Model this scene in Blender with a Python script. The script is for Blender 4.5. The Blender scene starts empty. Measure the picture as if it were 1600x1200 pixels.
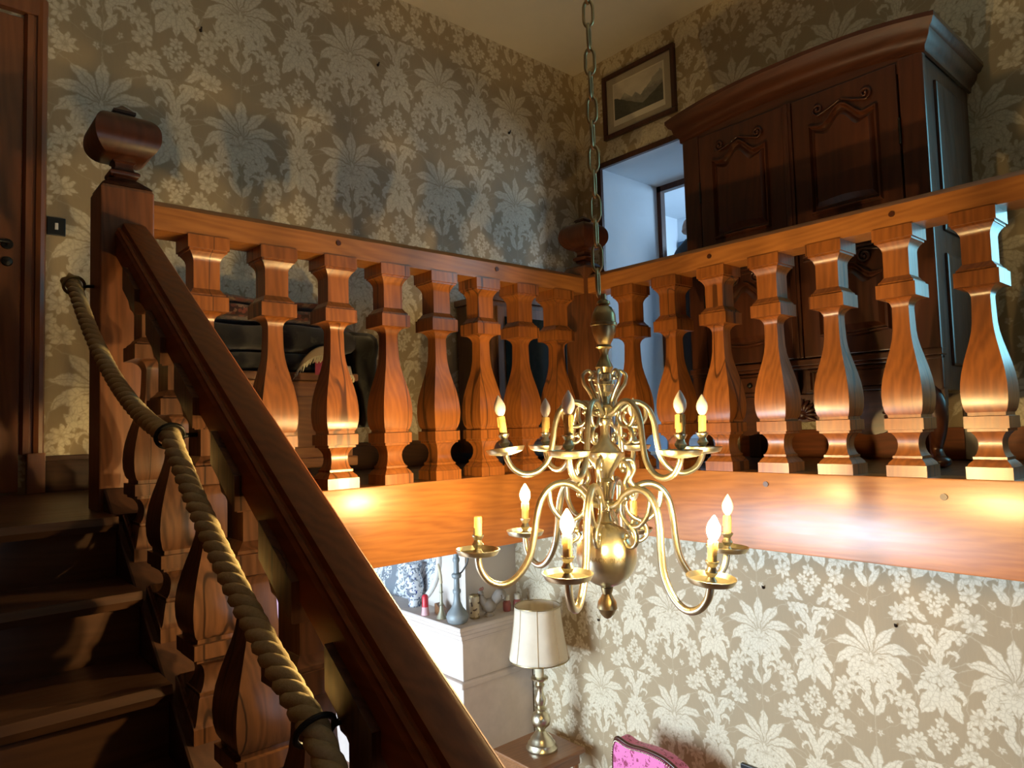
import bpy, bmesh, math, random
from mathutils import Vector, Matrix
random.seed(7)
PI = math.pi
SC = bpy.context.scene
COL = SC.collection
G = 2.652            # height of the gallery floor above the lower floor; all z below are given from the gallery floor
EYE = 0.2114

# ------------------------------------------------------------------ camera
AZ, PITCH, ROLL = 0.848825, 0.059662, -0.029255
fw = Vector((math.cos(AZ)*math.cos(PITCH), math.sin(AZ)*math.cos(PITCH), math.sin(PITCH)))
rt = Vector((math.sin(AZ), -math.cos(AZ), 0))
up = rt.cross(fw)
r2 = rt*math.cos(ROLL) + up*math.sin(ROLL)
u2 = -rt*math.sin(ROLL) + up*math.cos(ROLL)
cam = bpy.data.cameras.new('camera'); cam.sensor_width = 36; cam.lens = 36*1092.7/1600
cam.clip_start = 0.02; cam.clip_end = 60
co = bpy.data.objects.new('camera', cam); COL.objects.link(co)
M = Matrix((r2, u2, -fw)).transposed().to_4x4(); M.translation = (0, 0, G+EYE)
co.matrix_world = M
SC.camera = co

# ------------------------------------------------------------------ world, exposure, daylight at the windows
w = bpy.data.worlds.new('daylight'); SC.world = w; w.use_nodes = True
w.node_tree.nodes['Background'].inputs[0].default_value = (0.55, 0.75, 1.0, 1)
w.node_tree.nodes['Background'].inputs[1].default_value = 1.5
SC.view_settings.view_transform = 'Standard'; SC.view_settings.look = 'None'
SC.view_settings.gamma = 1; SC.view_settings.use_curve_mapping = False
SC.view_settings.exposure = 0.25
SC.cycles.max_bounces = 5; SC.cycles.diffuse_bounces = 3; SC.cycles.glossy_bounces = 3
SC.cycles.sample_clamp_indirect = 4; SC.cycles.caustics_reflective = False; SC.cycles.caustics_refractive = False
SC.cycles.use_denoising = True

def area_light(name, loc, rot, sx, sy, power, col):
    l = bpy.data.lights.new(name, 'AREA'); l.shape = 'RECTANGLE'; l.size = sx; l.size_y = sy
    l.energy = power; l.color = col
    o = bpy.data.objects.new(name, l); COL.objects.link(o)
    o.location = (loc[0], loc[1], loc[2]+G); o.rotation_euler = rot
    return o
# daylight entering by the gallery window in the right wall (just outside the frame)
area_light('gallery_window_daylight', (3.76, -0.12, 1.20), (0, math.radians(90), 0), 1.3, 1.05, 25, (0.24, 0.78, 1.0))
# daylight entering the lower room by its window facing the fireplace
area_light('lower_window_daylight', (-2.42, 4.3, -1.35), (0, math.radians(-90), 0), 1.9, 2.4, 430, (0.66, 0.84, 1.0))
# daylight in the room beyond the doorway
area_light('far_room_daylight', (6.5, 1.45, 1.3), (math.radians(90), 0, 0), 1.2, 1.6, 105, (0.55, 0.78, 1.0))
area_light('rear_window_daylight', (1.6, -2.82, -1.0), (math.radians(90), 0, 0), 1.4, 1.8, 4, (0.85, 0.93, 1.0))
BULB_L = 1900.0
BULB_C = (1.0, 0.68, 0.27)

# ------------------------------------------------------------------ node helpers
class E:
    """a scalar expression that becomes Math nodes"""
    nt = None
    def __init__(s, v): s.v = v
    @staticmethod
    def op(o, *a):
        n = E.nt.nodes.new('ShaderNodeMath'); n.operation = o
        for i, x in enumerate(a):
            x = x.v if isinstance(x, E) else x
            if isinstance(x, (int, float)): n.inputs[i].default_value = float(x)
            else: E.nt.links.new(x, n.inputs[i])
        return E(n.outputs[0])
    def __add__(s, o): return E.op('ADD', s, o)
    __radd__ = __add__
    def __sub__(s, o): return E.op('SUBTRACT', s, o)
    def __rsub__(s, o): return E.op('SUBTRACT', o, s)
    def __mul__(s, o): return E.op('MULTIPLY', s, o)
    __rmul__ = __mul__
    def __truediv__(s, o): return E.op('DIVIDE', s, o)
def emin(a, b): return E.op('MINIMUM', a, b)
def emax(a, b): return E.op('MAXIMUM', a, b)
def eabs(a): return E.op('ABSOLUTE', a)
def ecos(a): return E.op('COSINE', a)
def esin(a): return E.op('SINE', a)
def esqrt(a): return E.op('SQRT', a)
def eatan2(a, b): return E.op('ARCTAN2', a, b)
def efrac(a): return E.op('FRACT', a)
def eround(a): return E.op('ROUND', a)
def clamp01(a): n = E.op('ADD', a, 0.0); n.v.node.use_clamp = True; return n
def step(a, soft): return clamp01(a*(1.0/soft)+0.5)
def elen(x, y): return esqrt(x*x+y*y)

MATS = {}
def new_mat(name):
    m = bpy.data.materials.new(name); m.use_nodes = True; E.nt = m.node_tree; MATS[name] = m
    return m, m.node_tree, m.node_tree.nodes['Principled BSDF']
def N(nt, t, **kw):
    n = nt.nodes.new(t)
    for k, v in kw.items():
        if k.startswith('i_'): n.inputs[k[2:].replace('_', ' ')].default_value = v
        else: setattr(n, k, v)
    return n
def mix(nt, f, a, b, blend='MIX'):
    n = nt.nodes.new('ShaderNodeMix'); n.data_type = 'RGBA'; n.blend_type = blend
    for s, x in ((n.inputs[0], f), (n.inputs[6], a), (n.inputs[7], b)):
        x = x.v if isinstance(x, E) else x
        if isinstance(x, (int, float)): s.default_value = x
        elif isinstance(x, tuple): s.default_value = (*x, 1) if len(x) == 3 else x
        else: nt.links.new(x, s)
    return n.outputs[2]
def coords(nt, kind='Object', scale=(1, 1, 1), rand=0.0):
    tc = nt.nodes.new('ShaderNodeTexCoord'); mp = nt.nodes.new('ShaderNodeMapping')
    mp.inputs['Scale'].default_value = scale
    nt.links.new(tc.outputs[kind], mp.inputs['Vector'])
    if rand:
        oi = nt.nodes.new('ShaderNodeObjectInfo'); c = nt.nodes.new('ShaderNodeCombineXYZ')
        for i, k in enumerate((rand, rand*1.7, rand*0.6)):
            nt.links.new((E(oi.outputs['Random'])*k).v, c.inputs[i])
        nt.links.new(c.outputs[0], mp.inputs['Location'])
    return mp.outputs[0]
def noise(nt, vec, scale, detail=3, rough=0.5, dist=0.0):
    n = N(nt, 'ShaderNodeTexNoise', i_Scale=scale, i_Detail=detail, i_Roughness=rough, i_Distortion=dist)
    nt.links.new(vec, n.inputs['Vector']); return E(n.outputs[0])
def bump(nt, bsdf, h, strength=0.2, dist=0.01):
    b = N(nt, 'ShaderNodeBump', i_Strength=strength, i_Distance=dist)
    nt.links.new(h.v, b.inputs['Height']); nt.links.new(b.outputs[0], bsdf.inputs['Normal'])
def setc(nt, bsdf, c, rough, metal=0.0):
    if isinstance(c, tuple): bsdf.inputs['Base Color'].default_value = (*c, 1)
    else: nt.links.new(c, bsdf.inputs['Base Color'])
    if isinstance(rough, E): nt.links.new(rough.v, bsdf.inputs['Roughness'])
    else: bsdf.inputs['Roughness'].default_value = rough
    bsdf.inputs['Metallic'].default_value = metal

def wood(name, dark, light, axis='z', rough=0.38, fine=1.0, coat=0.35, contrast=1.0, cracks=0.0, spec=0.5):
    m, nt, b = new_mat(name)
    st = {'x': (0.10, 1, 1), 'y': (1, 0.10, 1), 'z': (1, 1, 0.10)}[axis]
    v = coords(nt, 'Object', st, 3.7)
    wv = N(nt, 'ShaderNodeTexWave', wave_type='BANDS', bands_direction='DIAGONAL', i_Scale=22.0*fine, i_Distortion=11.0, i_Detail=2.5)
    wv.inputs['Detail Scale'].default_value = 0.9
    nt.links.new(v, wv.inputs['Vector'])
    n1 = noise(nt, v, 60*fine, 3, 0.6); n2 = noise(nt, v, 5*fine, 2, 0.5)
    t = clamp01(E(wv.outputs['Fac'])*0.20*contrast + n1*0.55 + n2*0.85 - 0.30)
    b.inputs['Specular IOR Level'].default_value = spec
    st2 = {'x': (0.03, 1, 1), 'y': (1, 0.03, 1), 'z': (1, 1, 0.03)}[axis]
    if cracks: v2 = coords(nt, 'Object', st2, 5.1)
    if cracks: crack = step(0.008-eabs(noise(nt, v2, 7*fine, 2, 0.4)-0.5), 0.008)*step(n2-0.42, 0.1)
    oi = nt.nodes.new('ShaderNodeObjectInfo')
    c = mix(nt, t, dark, light)
    if cracks: c = mix(nt, crack*cracks, c, tuple(x*0.22 for x in dark))
    hs = N(nt, 'ShaderNodeHueSaturation')
    nt.links.new((E(oi.outputs['Random'])*0.3+0.85).v, hs.inputs['Value']); nt.links.new(c, hs.inputs['Color'])
    setc(nt, b, hs.outputs[0], n1*0.25+(rough-0.12))
    b.inputs['Coat Weight'].default_value = coat; b.inputs['Coat Roughness'].default_value = 0.25
    bump(nt, b, n1, 0.10, 0.004)
    return m
def plain(name, c, rough=0.6, metal=0.0, var=0.12, scale=14, coat=0.0):
    m, nt, b = new_mat(name)
    v = coords(nt, 'Object')
    n = noise(nt, v, scale, 4, 0.6)
    col = mix(nt, n, tuple(x*(1-var) for x in c), tuple(min(1, x*(1+var)) for x in c))
    setc(nt, b, col, rough, metal)
    b.inputs['Coat Weight'].default_value = coat
    bump(nt, b, n, 0.08, 0.004)
    return m

# damask wall covering: palm fans and plumes woven in a lighter, glossier thread
def damask(name, axis, u0, z0, ground, motif, T=0.625):
    m, nt, b = new_mat(name)
    ge = nt.nodes.new('ShaderNodeNewGeometry'); sp = nt.nodes.new('ShaderNodeSeparateXYZ')
    nt.links.new(ge.outputs['Position'], sp.inputs[0])
    P = ge.outputs['Position']
    wn = N(nt, 'ShaderNodeTexNoise', i_Scale=26.0, i_Detail=2.0); nt.links.new(P, wn.inputs['Vector'])
    ws = nt.nodes.new('ShaderNodeSeparateColor'); nt.links.new(wn.outputs['Color'], ws.inputs[0])
    U = E(sp.outputs[0 if axis == 'x' else 1]) + (E(ws.outputs[0])-0.5)*0.030
    Z = E(sp.outputs[2]) - G + (E(ws.outputs[1])-0.5)*0.030
    HW = 0.48
    x = (efrac((U-u0)*(1/(2*HW*T))+0.5)-0.5)*(2*HW)
    a = eabs(x); bb = HW-a
    d = efrac((z0-Z)*(1/T))
    out = []
    def rosette(q, c, R, n, tone=1.0):
        dx, dy = q-c[0], d-c[1]
        r = elen(dx, dy); th = eatan2(dx, dy)
        k = eabs(ecos(th*(n/2)))
        out.append(step((0.62+0.38*k)*R - r, 0.012)*(0.62+0.38*k)*clamp01(r*(9/R*0.25)+0.15)*tone)
    def fan(q, c, R, D, amax, wdt, bend=0.0, down=False, tone=1.0, pw=1.0):
        dx, dy = q-c[0], (d-c[1] if down else c[1]-d)
        r = elen(dx, dy); th = eatan2(dx, dy)
        if bend: th = th*(1.0-clamp01(r*bend))
        t = th-eround(th*(1/D))*D
        rr = clamp01(r*(1/R))
        edge = esin((E.op('POWER', rr, pw) if pw != 1.0 else rr)*PI)*wdt - eabs(t)*r
        vein = clamp01(eabs(t)*r*150)*0.5+0.5
        out.append(step(edge, 0.010)*step(amax-eabs(th), 0.05)*vein*tone)
    def arc(q, c, R, wd, t0, t1, tone=1.0):
        dx, dy = q-c[0], c[1]-d
        r = elen(dx, dy); th = eatan2(dx, dy)
        mid, hw = (t0+t1)/2, (t1-t0)/2
        tt = eabs(th-mid)
        ww = wd*clamp01(1.15-tt*(1/hw)) + 0.0
        lob = 0.8+0.2*eabs(esin(th*7))
        out.append(step(ww*lob-eabs(r-R), 0.010)*step(hw-tt, 0.08)*tone)
    def leaf(q, c, L, W, ang, tone=1.0):
        dx, dy = q-c[0], c[1]-d
        ca, sa = math.cos(ang), math.sin(ang)
        p = dx*sa+dy*ca; s = dx*ca-dy*sa
        e = (1.0-(p*p)*(1/(L*L)))*W-eabs(s)
        out.append(step(e, 0.010)*(clamp01(eabs(s)*160)*0.4+0.6)*tone)
    # palm column
    fan(a, (0, 0.315), 0.31, math.radians(26), math.radians(118), 0.034, bend=1.0, pw=1.5)
    rosette(a, (0, 0.38), 0.095, 10); rosette(a, (0.145, 0.36), 0.068, 7); rosette(a, (0.09, 0.445), 0.062, 6)
    fan(a, (0, 0.37), 0.17, math.radians(30), math.radians(55), 0.035, down=True)
    arc(a, (0.125, 0.61), 0.085, 0.034, -2.7, 1.2); arc(a, (0.105, 0.62), 0.035, 0.016, -1.2, 2.6)
    leaf(a, (0.05, 0.70), 0.09, 0.03, 0.5)
    rosette(a, (0.225, 0.60), 0.078, 8); rosette(a, (0.25, 0.735), 0.072, 7); rosette(a, (0.11, 0.78), 0.026, 5, 0.9); rosette(a, (0.04, 0.90), 0.026, 5, 0.9); leaf(a, (0.17, 0.50), 0.06, 0.024, 0.8); rosette(a, (0.06, 0.52), 0.04, 6); leaf(a, (0.30, 0.66), 0.05, 0.02, -0.4)
    # plume column
    leaf(bb, (0.055, 0.10), 0.125, 0.034, 0.55); arc(bb, (0.075, 0.055), 0.05, 0.024, -1.9, 1.9)
    arc(bb, (0.095, 0.20), 0.036, 0.016, -2.0, 2.4); leaf(bb, (0.02, 0.20), 0.07, 0.022, 0.1)
    rosette(bb, (0.25, 0.945), 0.085, 9); rosette(bb, (0.145, 0.045), 0.06, 6)
    fan(bb, (0, 0.36), 0.13, math.radians(33), math.radians(100), 0.034)
    rosette(bb, (0, 0.365), 0.075, 8); rosette(bb, (0.075, 0.42), 0.06, 6)
    leaf(bb, (0.075, 0.555), 0.13, 0.055, -0.5); arc(bb, (0.10, 0.50), 0.055, 0.03, -1.6, 2.3); leaf(bb, (0.0, 0.56), 0.09, 0.03, 0.0)
    rosette(bb, (0, 0.71), 0.05, 6); rosette(bb, (0.055, 0.79), 0.05, 7); rosette(bb, (0, 0.87), 0.055, 8)
    rosette(bb, (0.165, 0.86), 0.062, 7); leaf(bb, (0.12, 0.93), 0.08, 0.026, 0.9)
    mk = out[0]
    for o in out[1:]: mk = emax(mk, o)
    cb = nt.nodes.new('ShaderNodeCombineXYZ')
    nt.links.new(U.v, cb.inputs[0]); nt.links.new((Z*0.03).v, cb.inputs[1])
    streak = noise(nt, cb.outputs[0], 160, 2, 0.6)
    blot = noise(nt, P, 1.3, 3, 0.5)
    vo = N(nt, 'ShaderNodeTexVoronoi', feature='DISTANCE_TO_EDGE', i_Scale=44.0); nt.links.new(P, vo.inputs['Vector'])
    mk = mk*(streak*0.35+0.74)*(clamp01(E(vo.outputs['Distance'])*7.0)*0.34+0.66)
    g = mix(nt, clamp01(streak*0.5+blot*0.5), tuple(c*0.86 for c in ground), tuple(c*1.12 for c in ground))
    c = mix(nt, clamp01(mk), g, motif)
    setc(nt, b, c, 0.62-clamp01(mk)*0.22)
    b.inputs['Sheen Weight'].default_value = 0.15
    return m

GROUND, MOTIF = (0.38, 0.285, 0.165), (0.70, 0.62, 0.46)
M_dam_back = damask('damask_cloth_back', 'x', 1.245, 1.85, GROUND, MOTIF)
M_dam_right = damask('damask_cloth_right', 'y', 2.11, -0.78, GROUND, MOTIF)
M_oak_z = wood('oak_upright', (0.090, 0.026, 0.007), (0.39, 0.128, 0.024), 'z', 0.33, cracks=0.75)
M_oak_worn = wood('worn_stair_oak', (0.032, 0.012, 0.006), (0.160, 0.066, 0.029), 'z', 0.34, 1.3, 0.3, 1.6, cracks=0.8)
M_newel = wood('red_brown_newel_oak', (0.050, 0.016, 0.006), (0.23, 0.080, 0.026), 'z', 0.36)
M_oak_x = wood('oak_along_left_gallery', (0.155, 0.048, 0.011), (0.44, 0.175, 0.042), 'x', 0.34)
M_oak_y = wood('oak_along_right_gallery', (0.155, 0.048, 0.011), (0.44, 0.175, 0.042), 'y', 0.34)
M_dark_y = wood('dark_oak_handrail', (0.12, 0.030, 0.008), (0.36, 0.100, 0.023), 'y', 0.45, 0.8, 0.0, spec=0.25)
M_string = wood('dark_string_oak', (0.030, 0.011, 0.005), (0.085, 0.032, 0.014), 'y', 0.5, 1.0, 0.0)
M_dark_x = wood('dark_oak_stair', (0.040, 0.016, 0.008), (0.115, 0.050, 0.024), 'x', 0.42)
M_dark_z = wood('dark_walnut', (0.022, 0.006, 0.003), (0.090, 0.026, 0.010), 'z', 0.34, 0.7, 0.12, spec=0.4)
M_dark_h = wood('dark_walnut_level', (0.026, 0.007, 0.003), (0.105, 0.030, 0.011), 'y', 0.34, 0.7, 0.15, spec=0.4)
M_door = wood('reddish_door_wood', (0.15, 0.046, 0.016), (0.36, 0.118, 0.038), 'z', 0.38, 0.7)
M_chest = wood('chest_wood', (0.14, 0.055, 0.020), (0.36, 0.16, 0.06), 'x', 0.40)
M_ceiling = plain('cream_ceiling_plaster', (0.78, 0.70, 0.58), 0.9, 0, 0.05, 6)
M_plaster = plain('pale_blue_plaster', (0.66, 0.72, 0.78), 0.9, 0, 0.05, 5)
M_lowplaster = plain('warm_white_plaster', (0.66, 0.60, 0.55), 0.9, 0, 0.06, 5)
M_stone = plain('pinkish_stone', (0.66, 0.58, 0.53), 0.75, 0, 0.16, 9)
M_brass = plain('aged_brass', (0.64, 0.59, 0.43), 0.30, 1.0, 0.22, 22)
M_brass_dull = plain('dull_bronze', (0.38, 0.30, 0.16), 0.36, 1.0, 0.25, 30)
M_iron = plain('black_iron', (0.03, 0.028, 0.026), 0.4, 0.8, 0.2, 30)
M_black = plain('black_plastic', (0.012, 0.012, 0.012), 0.35, 0, 0.1, 20)
M_white = plain('white_plastic', (0.75, 0.75, 0.70), 0.4, 0, 0.05, 20)
M_candle = plain('yellowed_candle_sleeve', (0.72, 0.50, 0.17), 0.5, 0, 0.25, 60)
M_gold_ring = plain('ring_brass', (0.30, 0.22, 0.10), 0.35, 1.0, 0.2, 30)
M_floor_dark = wood('dark_floor_boards', (0.05, 0.022, 0.012), (0.14, 0.065, 0.032), 'x', 0.4)
M_floor_low = plain('terracotta_floor', (0.34, 0.20, 0.13), 0.5, 0, 0.2, 8)
M_blue_skirt = plain('blue_skirting_paint', (0.20, 0.30, 0.46), 0.6)
M_nail = plain('rusty_nail', (0.05, 0.03, 0.02), 0.6, 0.6)

def glass_bulb():
    m, nt, b = new_mat('frosted_bulb_glass'); setc(nt, b, (0.86, 0.83, 0.80), 0.25)
    b.inputs['Subsurface Weight'].default_value = 0.0; b.inputs['Coat Weight'].default_value = 0.5
    return m
M_bulb = glass_bulb()
def lit_bulb():
    m, nt, b = new_mat('lit_bulb_glass'); setc(nt, b, (0.9, 0.85, 0.75), 0.3)
    b.inputs['Emission Color'].default_value = (*BULB_C, 1); b.inputs['Emission Strength'].default_value = BULB_L
    return m
M_lit = lit_bulb()
def rope_mat():
    m, nt, b = new_mat('twisted_rope_fibre'); v = coords(nt, 'Object')
    n = noise(nt, v, 180, 3, 0.7); n2 = noise(nt, v, 14, 2)
    setc(nt, b, mix(nt, clamp01(n*0.7+n2*0.5-0.1), (0.36, 0.27, 0.125), (0.72, 0.59, 0.35)), 0.85)
    bump(nt, b, n, 0.35, 0.003); return m
M_rope = rope_mat()

# ------------------------------------------------------------------ mesh helpers
class MB:
    def __init__(s): s.v = []; s.f = []
    def add(s, vs, fs):
        o = len(s.v); s.v += [tuple(p) for p in vs]; s.f += [tuple(i+o for i in f) for f in fs]; return s
    def box(s, x0, x1, y0, y1, z0, z1):
        return s.add([(x0,y0,z0),(x1,y0,z0),(x1,y1,z0),(x0,y1,z0),(x0,y0,z1),(x1,y0,z1),(x1,y1,z1),(x0,y1,z1)],
                     [(0,3,2,1),(4,5,6,7),(0,1,5,4),(1,2,6,5),(2,3,7,6),(3,0,4,7)])
    def prism(s, poly, ax, c0, c1):
        """poly: 2-D points extruded along axis ax ('x': poly=(y,z), 'y': poly=(x,z), 'z': poly=(x,y))"""
        def P(p, c):
            return {'x': (c, p[0], p[1]), 'y': (p[0], c, p[1]), 'z': (p[0], p[1], c)}[ax]
        n = len(poly)
        vs = [P(p, c0) for p in poly]+[P(p, c1) for p in poly]
        fs = [tuple(range(n)), tuple(range(2*n-1, n-1, -1))]+[(i, i+n, (i+1) % n+n, (i+1) % n) for i in range(n)]
        return s.add(vs, fs)
    def sqlathe(s, prof, c=(0, 0, 0), sh=None):
        """square-section turning; prof = (z, half width); sh(z) gives the rake factor of that ring"""
        vs = []; n = len(prof)
        for z, h in prof:
            for sx, sy in ((-1,-1),(1,-1),(1,1),(-1,1)):
                zz = z + (sh(z)*sy*h if sh else 0)
                vs.append((c[0]+sx*h, c[1]+sy*h, c[2]+zz))
        fs = [(3,2,1,0), tuple(4*(n-1)+i for i in range(4))]
        for k in range(n-1):
            for i in range(4):
                j = (i+1) % 4
                fs.append((4*k+i, 4*k+j, 4*k+4+j, 4*k+4+i))
        return s.add(vs, fs)
    def lathe(s, prof, c=(0, 0, 0), n=20, ax='z'):
        vs = []; m = len(prof)
        for z, r in prof:
            for i in range(n):
                a = 2*PI*i/n; p = (r*math.cos(a), r*math.sin(a), z)
                if ax == 'x': p = (p[2], p[0], p[1])
                if ax == 'y': p = (p[1], p[2], p[0])
                vs.append((c[0]+p[0], c[1]+p[1], c[2]+p[2]))
        fs = [tuple(range(n-1, -1, -1)), tuple((m-1)*n+i for i in range(n))]
        for k in range(m-1):
            for i in range(n):
                j = (i+1) % n; fs.append((k*n+i, k*n+j, k*n+n+j, k*n+n+i))
        return s.add(vs, fs)
    def tube(s, pts, rad, n=8, closed=False):
        pts = [Vector(p) for p in pts]; m = len(pts)
        rr = rad if isinstance(rad, (list, tuple)) else [rad]*m
        vs = []; prev = None
        for i, p in enumerate(pts):
            if closed: t = pts[(i+1) % m]-pts[i-1]
            else: t = pts[min(i+1, m-1)]-pts[max(i-1, 0)]
            t.normalize()
            if prev is None:
                h = Vector((0, 0, 1)) if abs(t.z) < 0.9 else Vector((1, 0, 0))
                u = t.cross(h).normalized()
            else:
                u = (prev-t*prev.dot(t)).normalized()
            prev = u; v = t.cross(u)
            for k in range(n):
                a = 2*PI*k/n; vs.append(p+(u*math.cos(a)+v*math.sin(a))*rr[i])
        fs = []
        for i in range(m if closed else m-1):
            i2 = (i+1) % m
            for k in range(n):
                k2 = (k+1) % n; fs.append((i*n+k, i*n+k2, i2*n+k2, i2*n+k))
        if not closed:
            fs += [tuple(range(n-1, -1, -1)), tuple((m-1)*n+k for k in range(n))]
        return s.add(vs, fs)
    def ball(s, c, r, nu=14, nv=9):
        if isinstance(r, (int, float)): r = (r, r, r)
        vs = [(c[0], c[1], c[2]-r[2])]
        for j in range(1, nv):
            t = -PI/2+PI*j/nv
            for i in range(nu):
                a = 2*PI*i/nu; vs.append((c[0]+r[0]*math.cos(t)*math.cos(a), c[1]+r[1]*math.cos(t)*math.sin(a), c[2]+r[2]*math.sin(t)))
        vs.append((c[0], c[1], c[2]+r[2])); L = len(vs)-1
        fs = [(0, 1+(i+1) % nu, 1+i) for i in range(nu)]
        for j in range(nv-2):
            for i in range(nu):
                i2 = (i+1) % nu; fs.append((1+j*nu+i, 1+j*nu+i2, 1+(j+1)*nu+i2, 1+(j+1)*nu+i))
        fs += [(L, 1+(nv-2)*nu+i, 1+(nv-2)*nu+(i+1) % nu) for i in range(nu)]
        return s.add(vs, fs)
    def grid(s, fn, nu, nv):
        vs = [fn(i/nu, j/nv) for j in range(nv+1) for i in range(nu+1)]
        fs = [(j*(nu+1)+i, j*(nu+1)+i+1, (j+1)*(nu+1)+i+1, (j+1)*(nu+1)+i) for j in range(nv) for i in range(nu)]
        return s.add(vs, fs)
def spline(pts, k=6, closed=False):
    pts = [Vector(p) for p in pts]; out = []; n = len(pts)
    for i in range(n if closed else n-1):
        if closed: p0, p1, p2, p3 = pts[i-1], pts[i], pts[(i+1) % n], pts[(i+2) % n]
        else: p0, p1, p2, p3 = pts[max(i-1, 0)], pts[i], pts[i+1], pts[min(i+2, n-1)]
        for j in range(k):
            t = j/k
            out.append(0.5*((2*p1)+(p2-p0)*t+(2*p0-5*p1+4*p2-p3)*t*t+(3*p1-p0-3*p2+p3)*t**3))
    if not closed: out.append(pts[-1])
    return out

ORG = {}
def mesh_of(mb, name, o=(0, 0, 0), smooth=35, bevel=0):
    me = bpy.data.meshes.new(name)
    me.from_pydata([(p[0]-o[0], p[1]-o[1], p[2]-o[2]) for p in mb.v], [], mb.f)
    me.validate()
    bm = bmesh.new(); bm.from_mesh(me); bmesh.ops.recalc_face_normals(bm, faces=bm.faces)
    if bevel:
        es = [e for e in bm.edges if len(e.link_faces) == 2 and e.calc_face_angle(0) > 0.6]
        bmesh.ops.bevel(bm, geom=es, offset=bevel, segments=2, profile=0.6, affect='EDGES', clamp_overlap=True)
    bm.to_mesh(me); bm.free()
    if smooth:
        me.shade_smooth(); me.set_sharp_from_angle(angle=math.radians(smooth))
    return me
def thing(name, label, cat, loc, group=None):
    o = bpy.data.objects.new(name, None); COL.objects.link(o); o.empty_display_size = 0.1
    o.location = (loc[0], loc[1], loc[2]+G); ORG[o.name] = tuple(loc)
    o['label'] = label; o['category'] = cat
    if group: o['group'] = group
    return o
def part(name, mb, mat, parent, at=None, label=None, smooth=35, bevel=0):
    """a mesh under parent; mb in gallery coordinates; at = own origin (gallery coordinates)"""
    po = ORG[parent.name]; at = tuple(at) if at else po
    me = mesh_of(mb, name, at, smooth, bevel); me.materials.append(mat)
    o = bpy.data.objects.new(name, me); COL.objects.link(o); o.parent = parent
    o.location = tuple(at[i]-po[i] for i in range(3)); ORG[o.name] = at
    if label: o['label'] = label
    return o
def single(name, mb, mat, label, cat, loc, group=None, kind=None, smooth=35, bevel=0):
    me = mesh_of(mb, name, loc, smooth, bevel); me.materials.append(mat)
    o = bpy.data.objects.new(name, me); COL.objects.link(o); o.location = (loc[0], loc[1], loc[2]+G); ORG[o.name] = tuple(loc)
    if label: o['label'] = label
    if cat: o['category'] = cat
    if group: o['group'] = group
    if kind: o['kind'] = kind
    return o
def struct(name, mb, mat, loc=(0, 0, 0), label=None, smooth=0, bevel=0):
    return single(name, mb, mat, label, None, loc, kind='structure', smooth=smooth, bevel=bevel)
def dup(o, parent, loc, rot=None):
    c = o.copy(); COL.objects.link(c); c.parent = parent; c.location = loc
    if rot is not None: c.rotation_euler = rot
    return c

# ------------------------------------------------------------------ the shell
YA, XB, YF, ZC, ZL = 3.37, 3.65, -2.9, 2.73, -G
yA, xB = 2.3291, 2.5583        # front faces of the left and right gallery
XL = -0.6
struct('floor', MB().box(-2.5, 4.33, YF, 6.9, ZL-0.2, ZL), M_floor_low, (0, 0, ZL))
struct('ceiling', MB().box(-2.5, 4.33, YF, 6.9, ZC, ZC+0.2), M_ceiling, (0, 0, ZC))
# gallery floors (slabs behind the beams)
struct('floor_landing', MB().box(XL, XB, yA+0.13, 6.9, -0.28, 0.0).box(xB+0.13, XB, YF, yA+0.13, -0.28, 0.0).box(XL, 0.585, 2.17, yA+0.13, -0.28, 0.0), M_floor_dark, (0, 0, 0))
# right wall with the deep doorway and the gallery window
WT = 4.33
wr = MB()
dY0, dY1, dZ = 2.22, 3.15, 1.985
wY0, wY1, wZ0, wZ1 = -0.70, 0.43, 0.50, 1.95
wr.box(XB, WT, YF, 6.9, ZL, 0.0)
wr.box(XB, WT, YF, wY0, 0, ZC).box(XB, WT, wY1, dY0, 0, ZC).box(XB, WT, dY1, 6.9, 0, ZC)
wr.box(XB, WT, dY0, dY1, dZ, ZC).box(XB, WT, wY0, wY1, 0, wZ0).box(XB, WT, wY0, wY1, wZ1, ZC)
struct('wall_right', wr, M_dam_right)
struct('wall_back', MB().box(XL, XB, YA, YA+0.25, 0, ZC), M_dam_back)
wl = MB().box(XL-0.2, XL, YF, YA+0.25, -0.28, ZC).box(XL-0.2, XL, YF, 2.2, ZL, -0.28)
M_absorb_wall = wood('light_absorbing_wall_wood', (0.05, 0.02, 0.010), (0.14, 0.06, 0.028), 'z', 0.5)  # invented dark wood for the unseen walls, put in to cut bounced light
struct('wall_left', wl, M_absorb_wall)
struct('wall_front', MB().box(-2.5, 0.9, YF-0.2, YF, ZL, ZC).box(2.3, 4.33, YF-0.2, YF, ZL, ZC).box(0.9, 2.3, YF-0.2, YF, -0.1, ZC).box(0.9, 2.3, YF-0.2, YF, ZL, -1.9), M_absorb_wall)
lw = MB().box(-2.7, -2.5, 2.2, 3.1, ZL, 0).box(-2.7, -2.5, 5.5, 6.9, ZL, 0).box(-2.7, -2.5, 3.1, 5.5, ZL, -2.3).box(-2.7, -2.5, 3.1, 5.5, -0.4, 0)
lw.box(-2.5, 4.33, 6.9, 7.1, ZL, 0).box(-2.5, XL, 2.0, 2.2, ZL, 0).box(-2.5, XL, 2.2, 6.9, -0.28, -0.02)
struct('wall_lower_room', lw, M_lowplaster)
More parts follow.
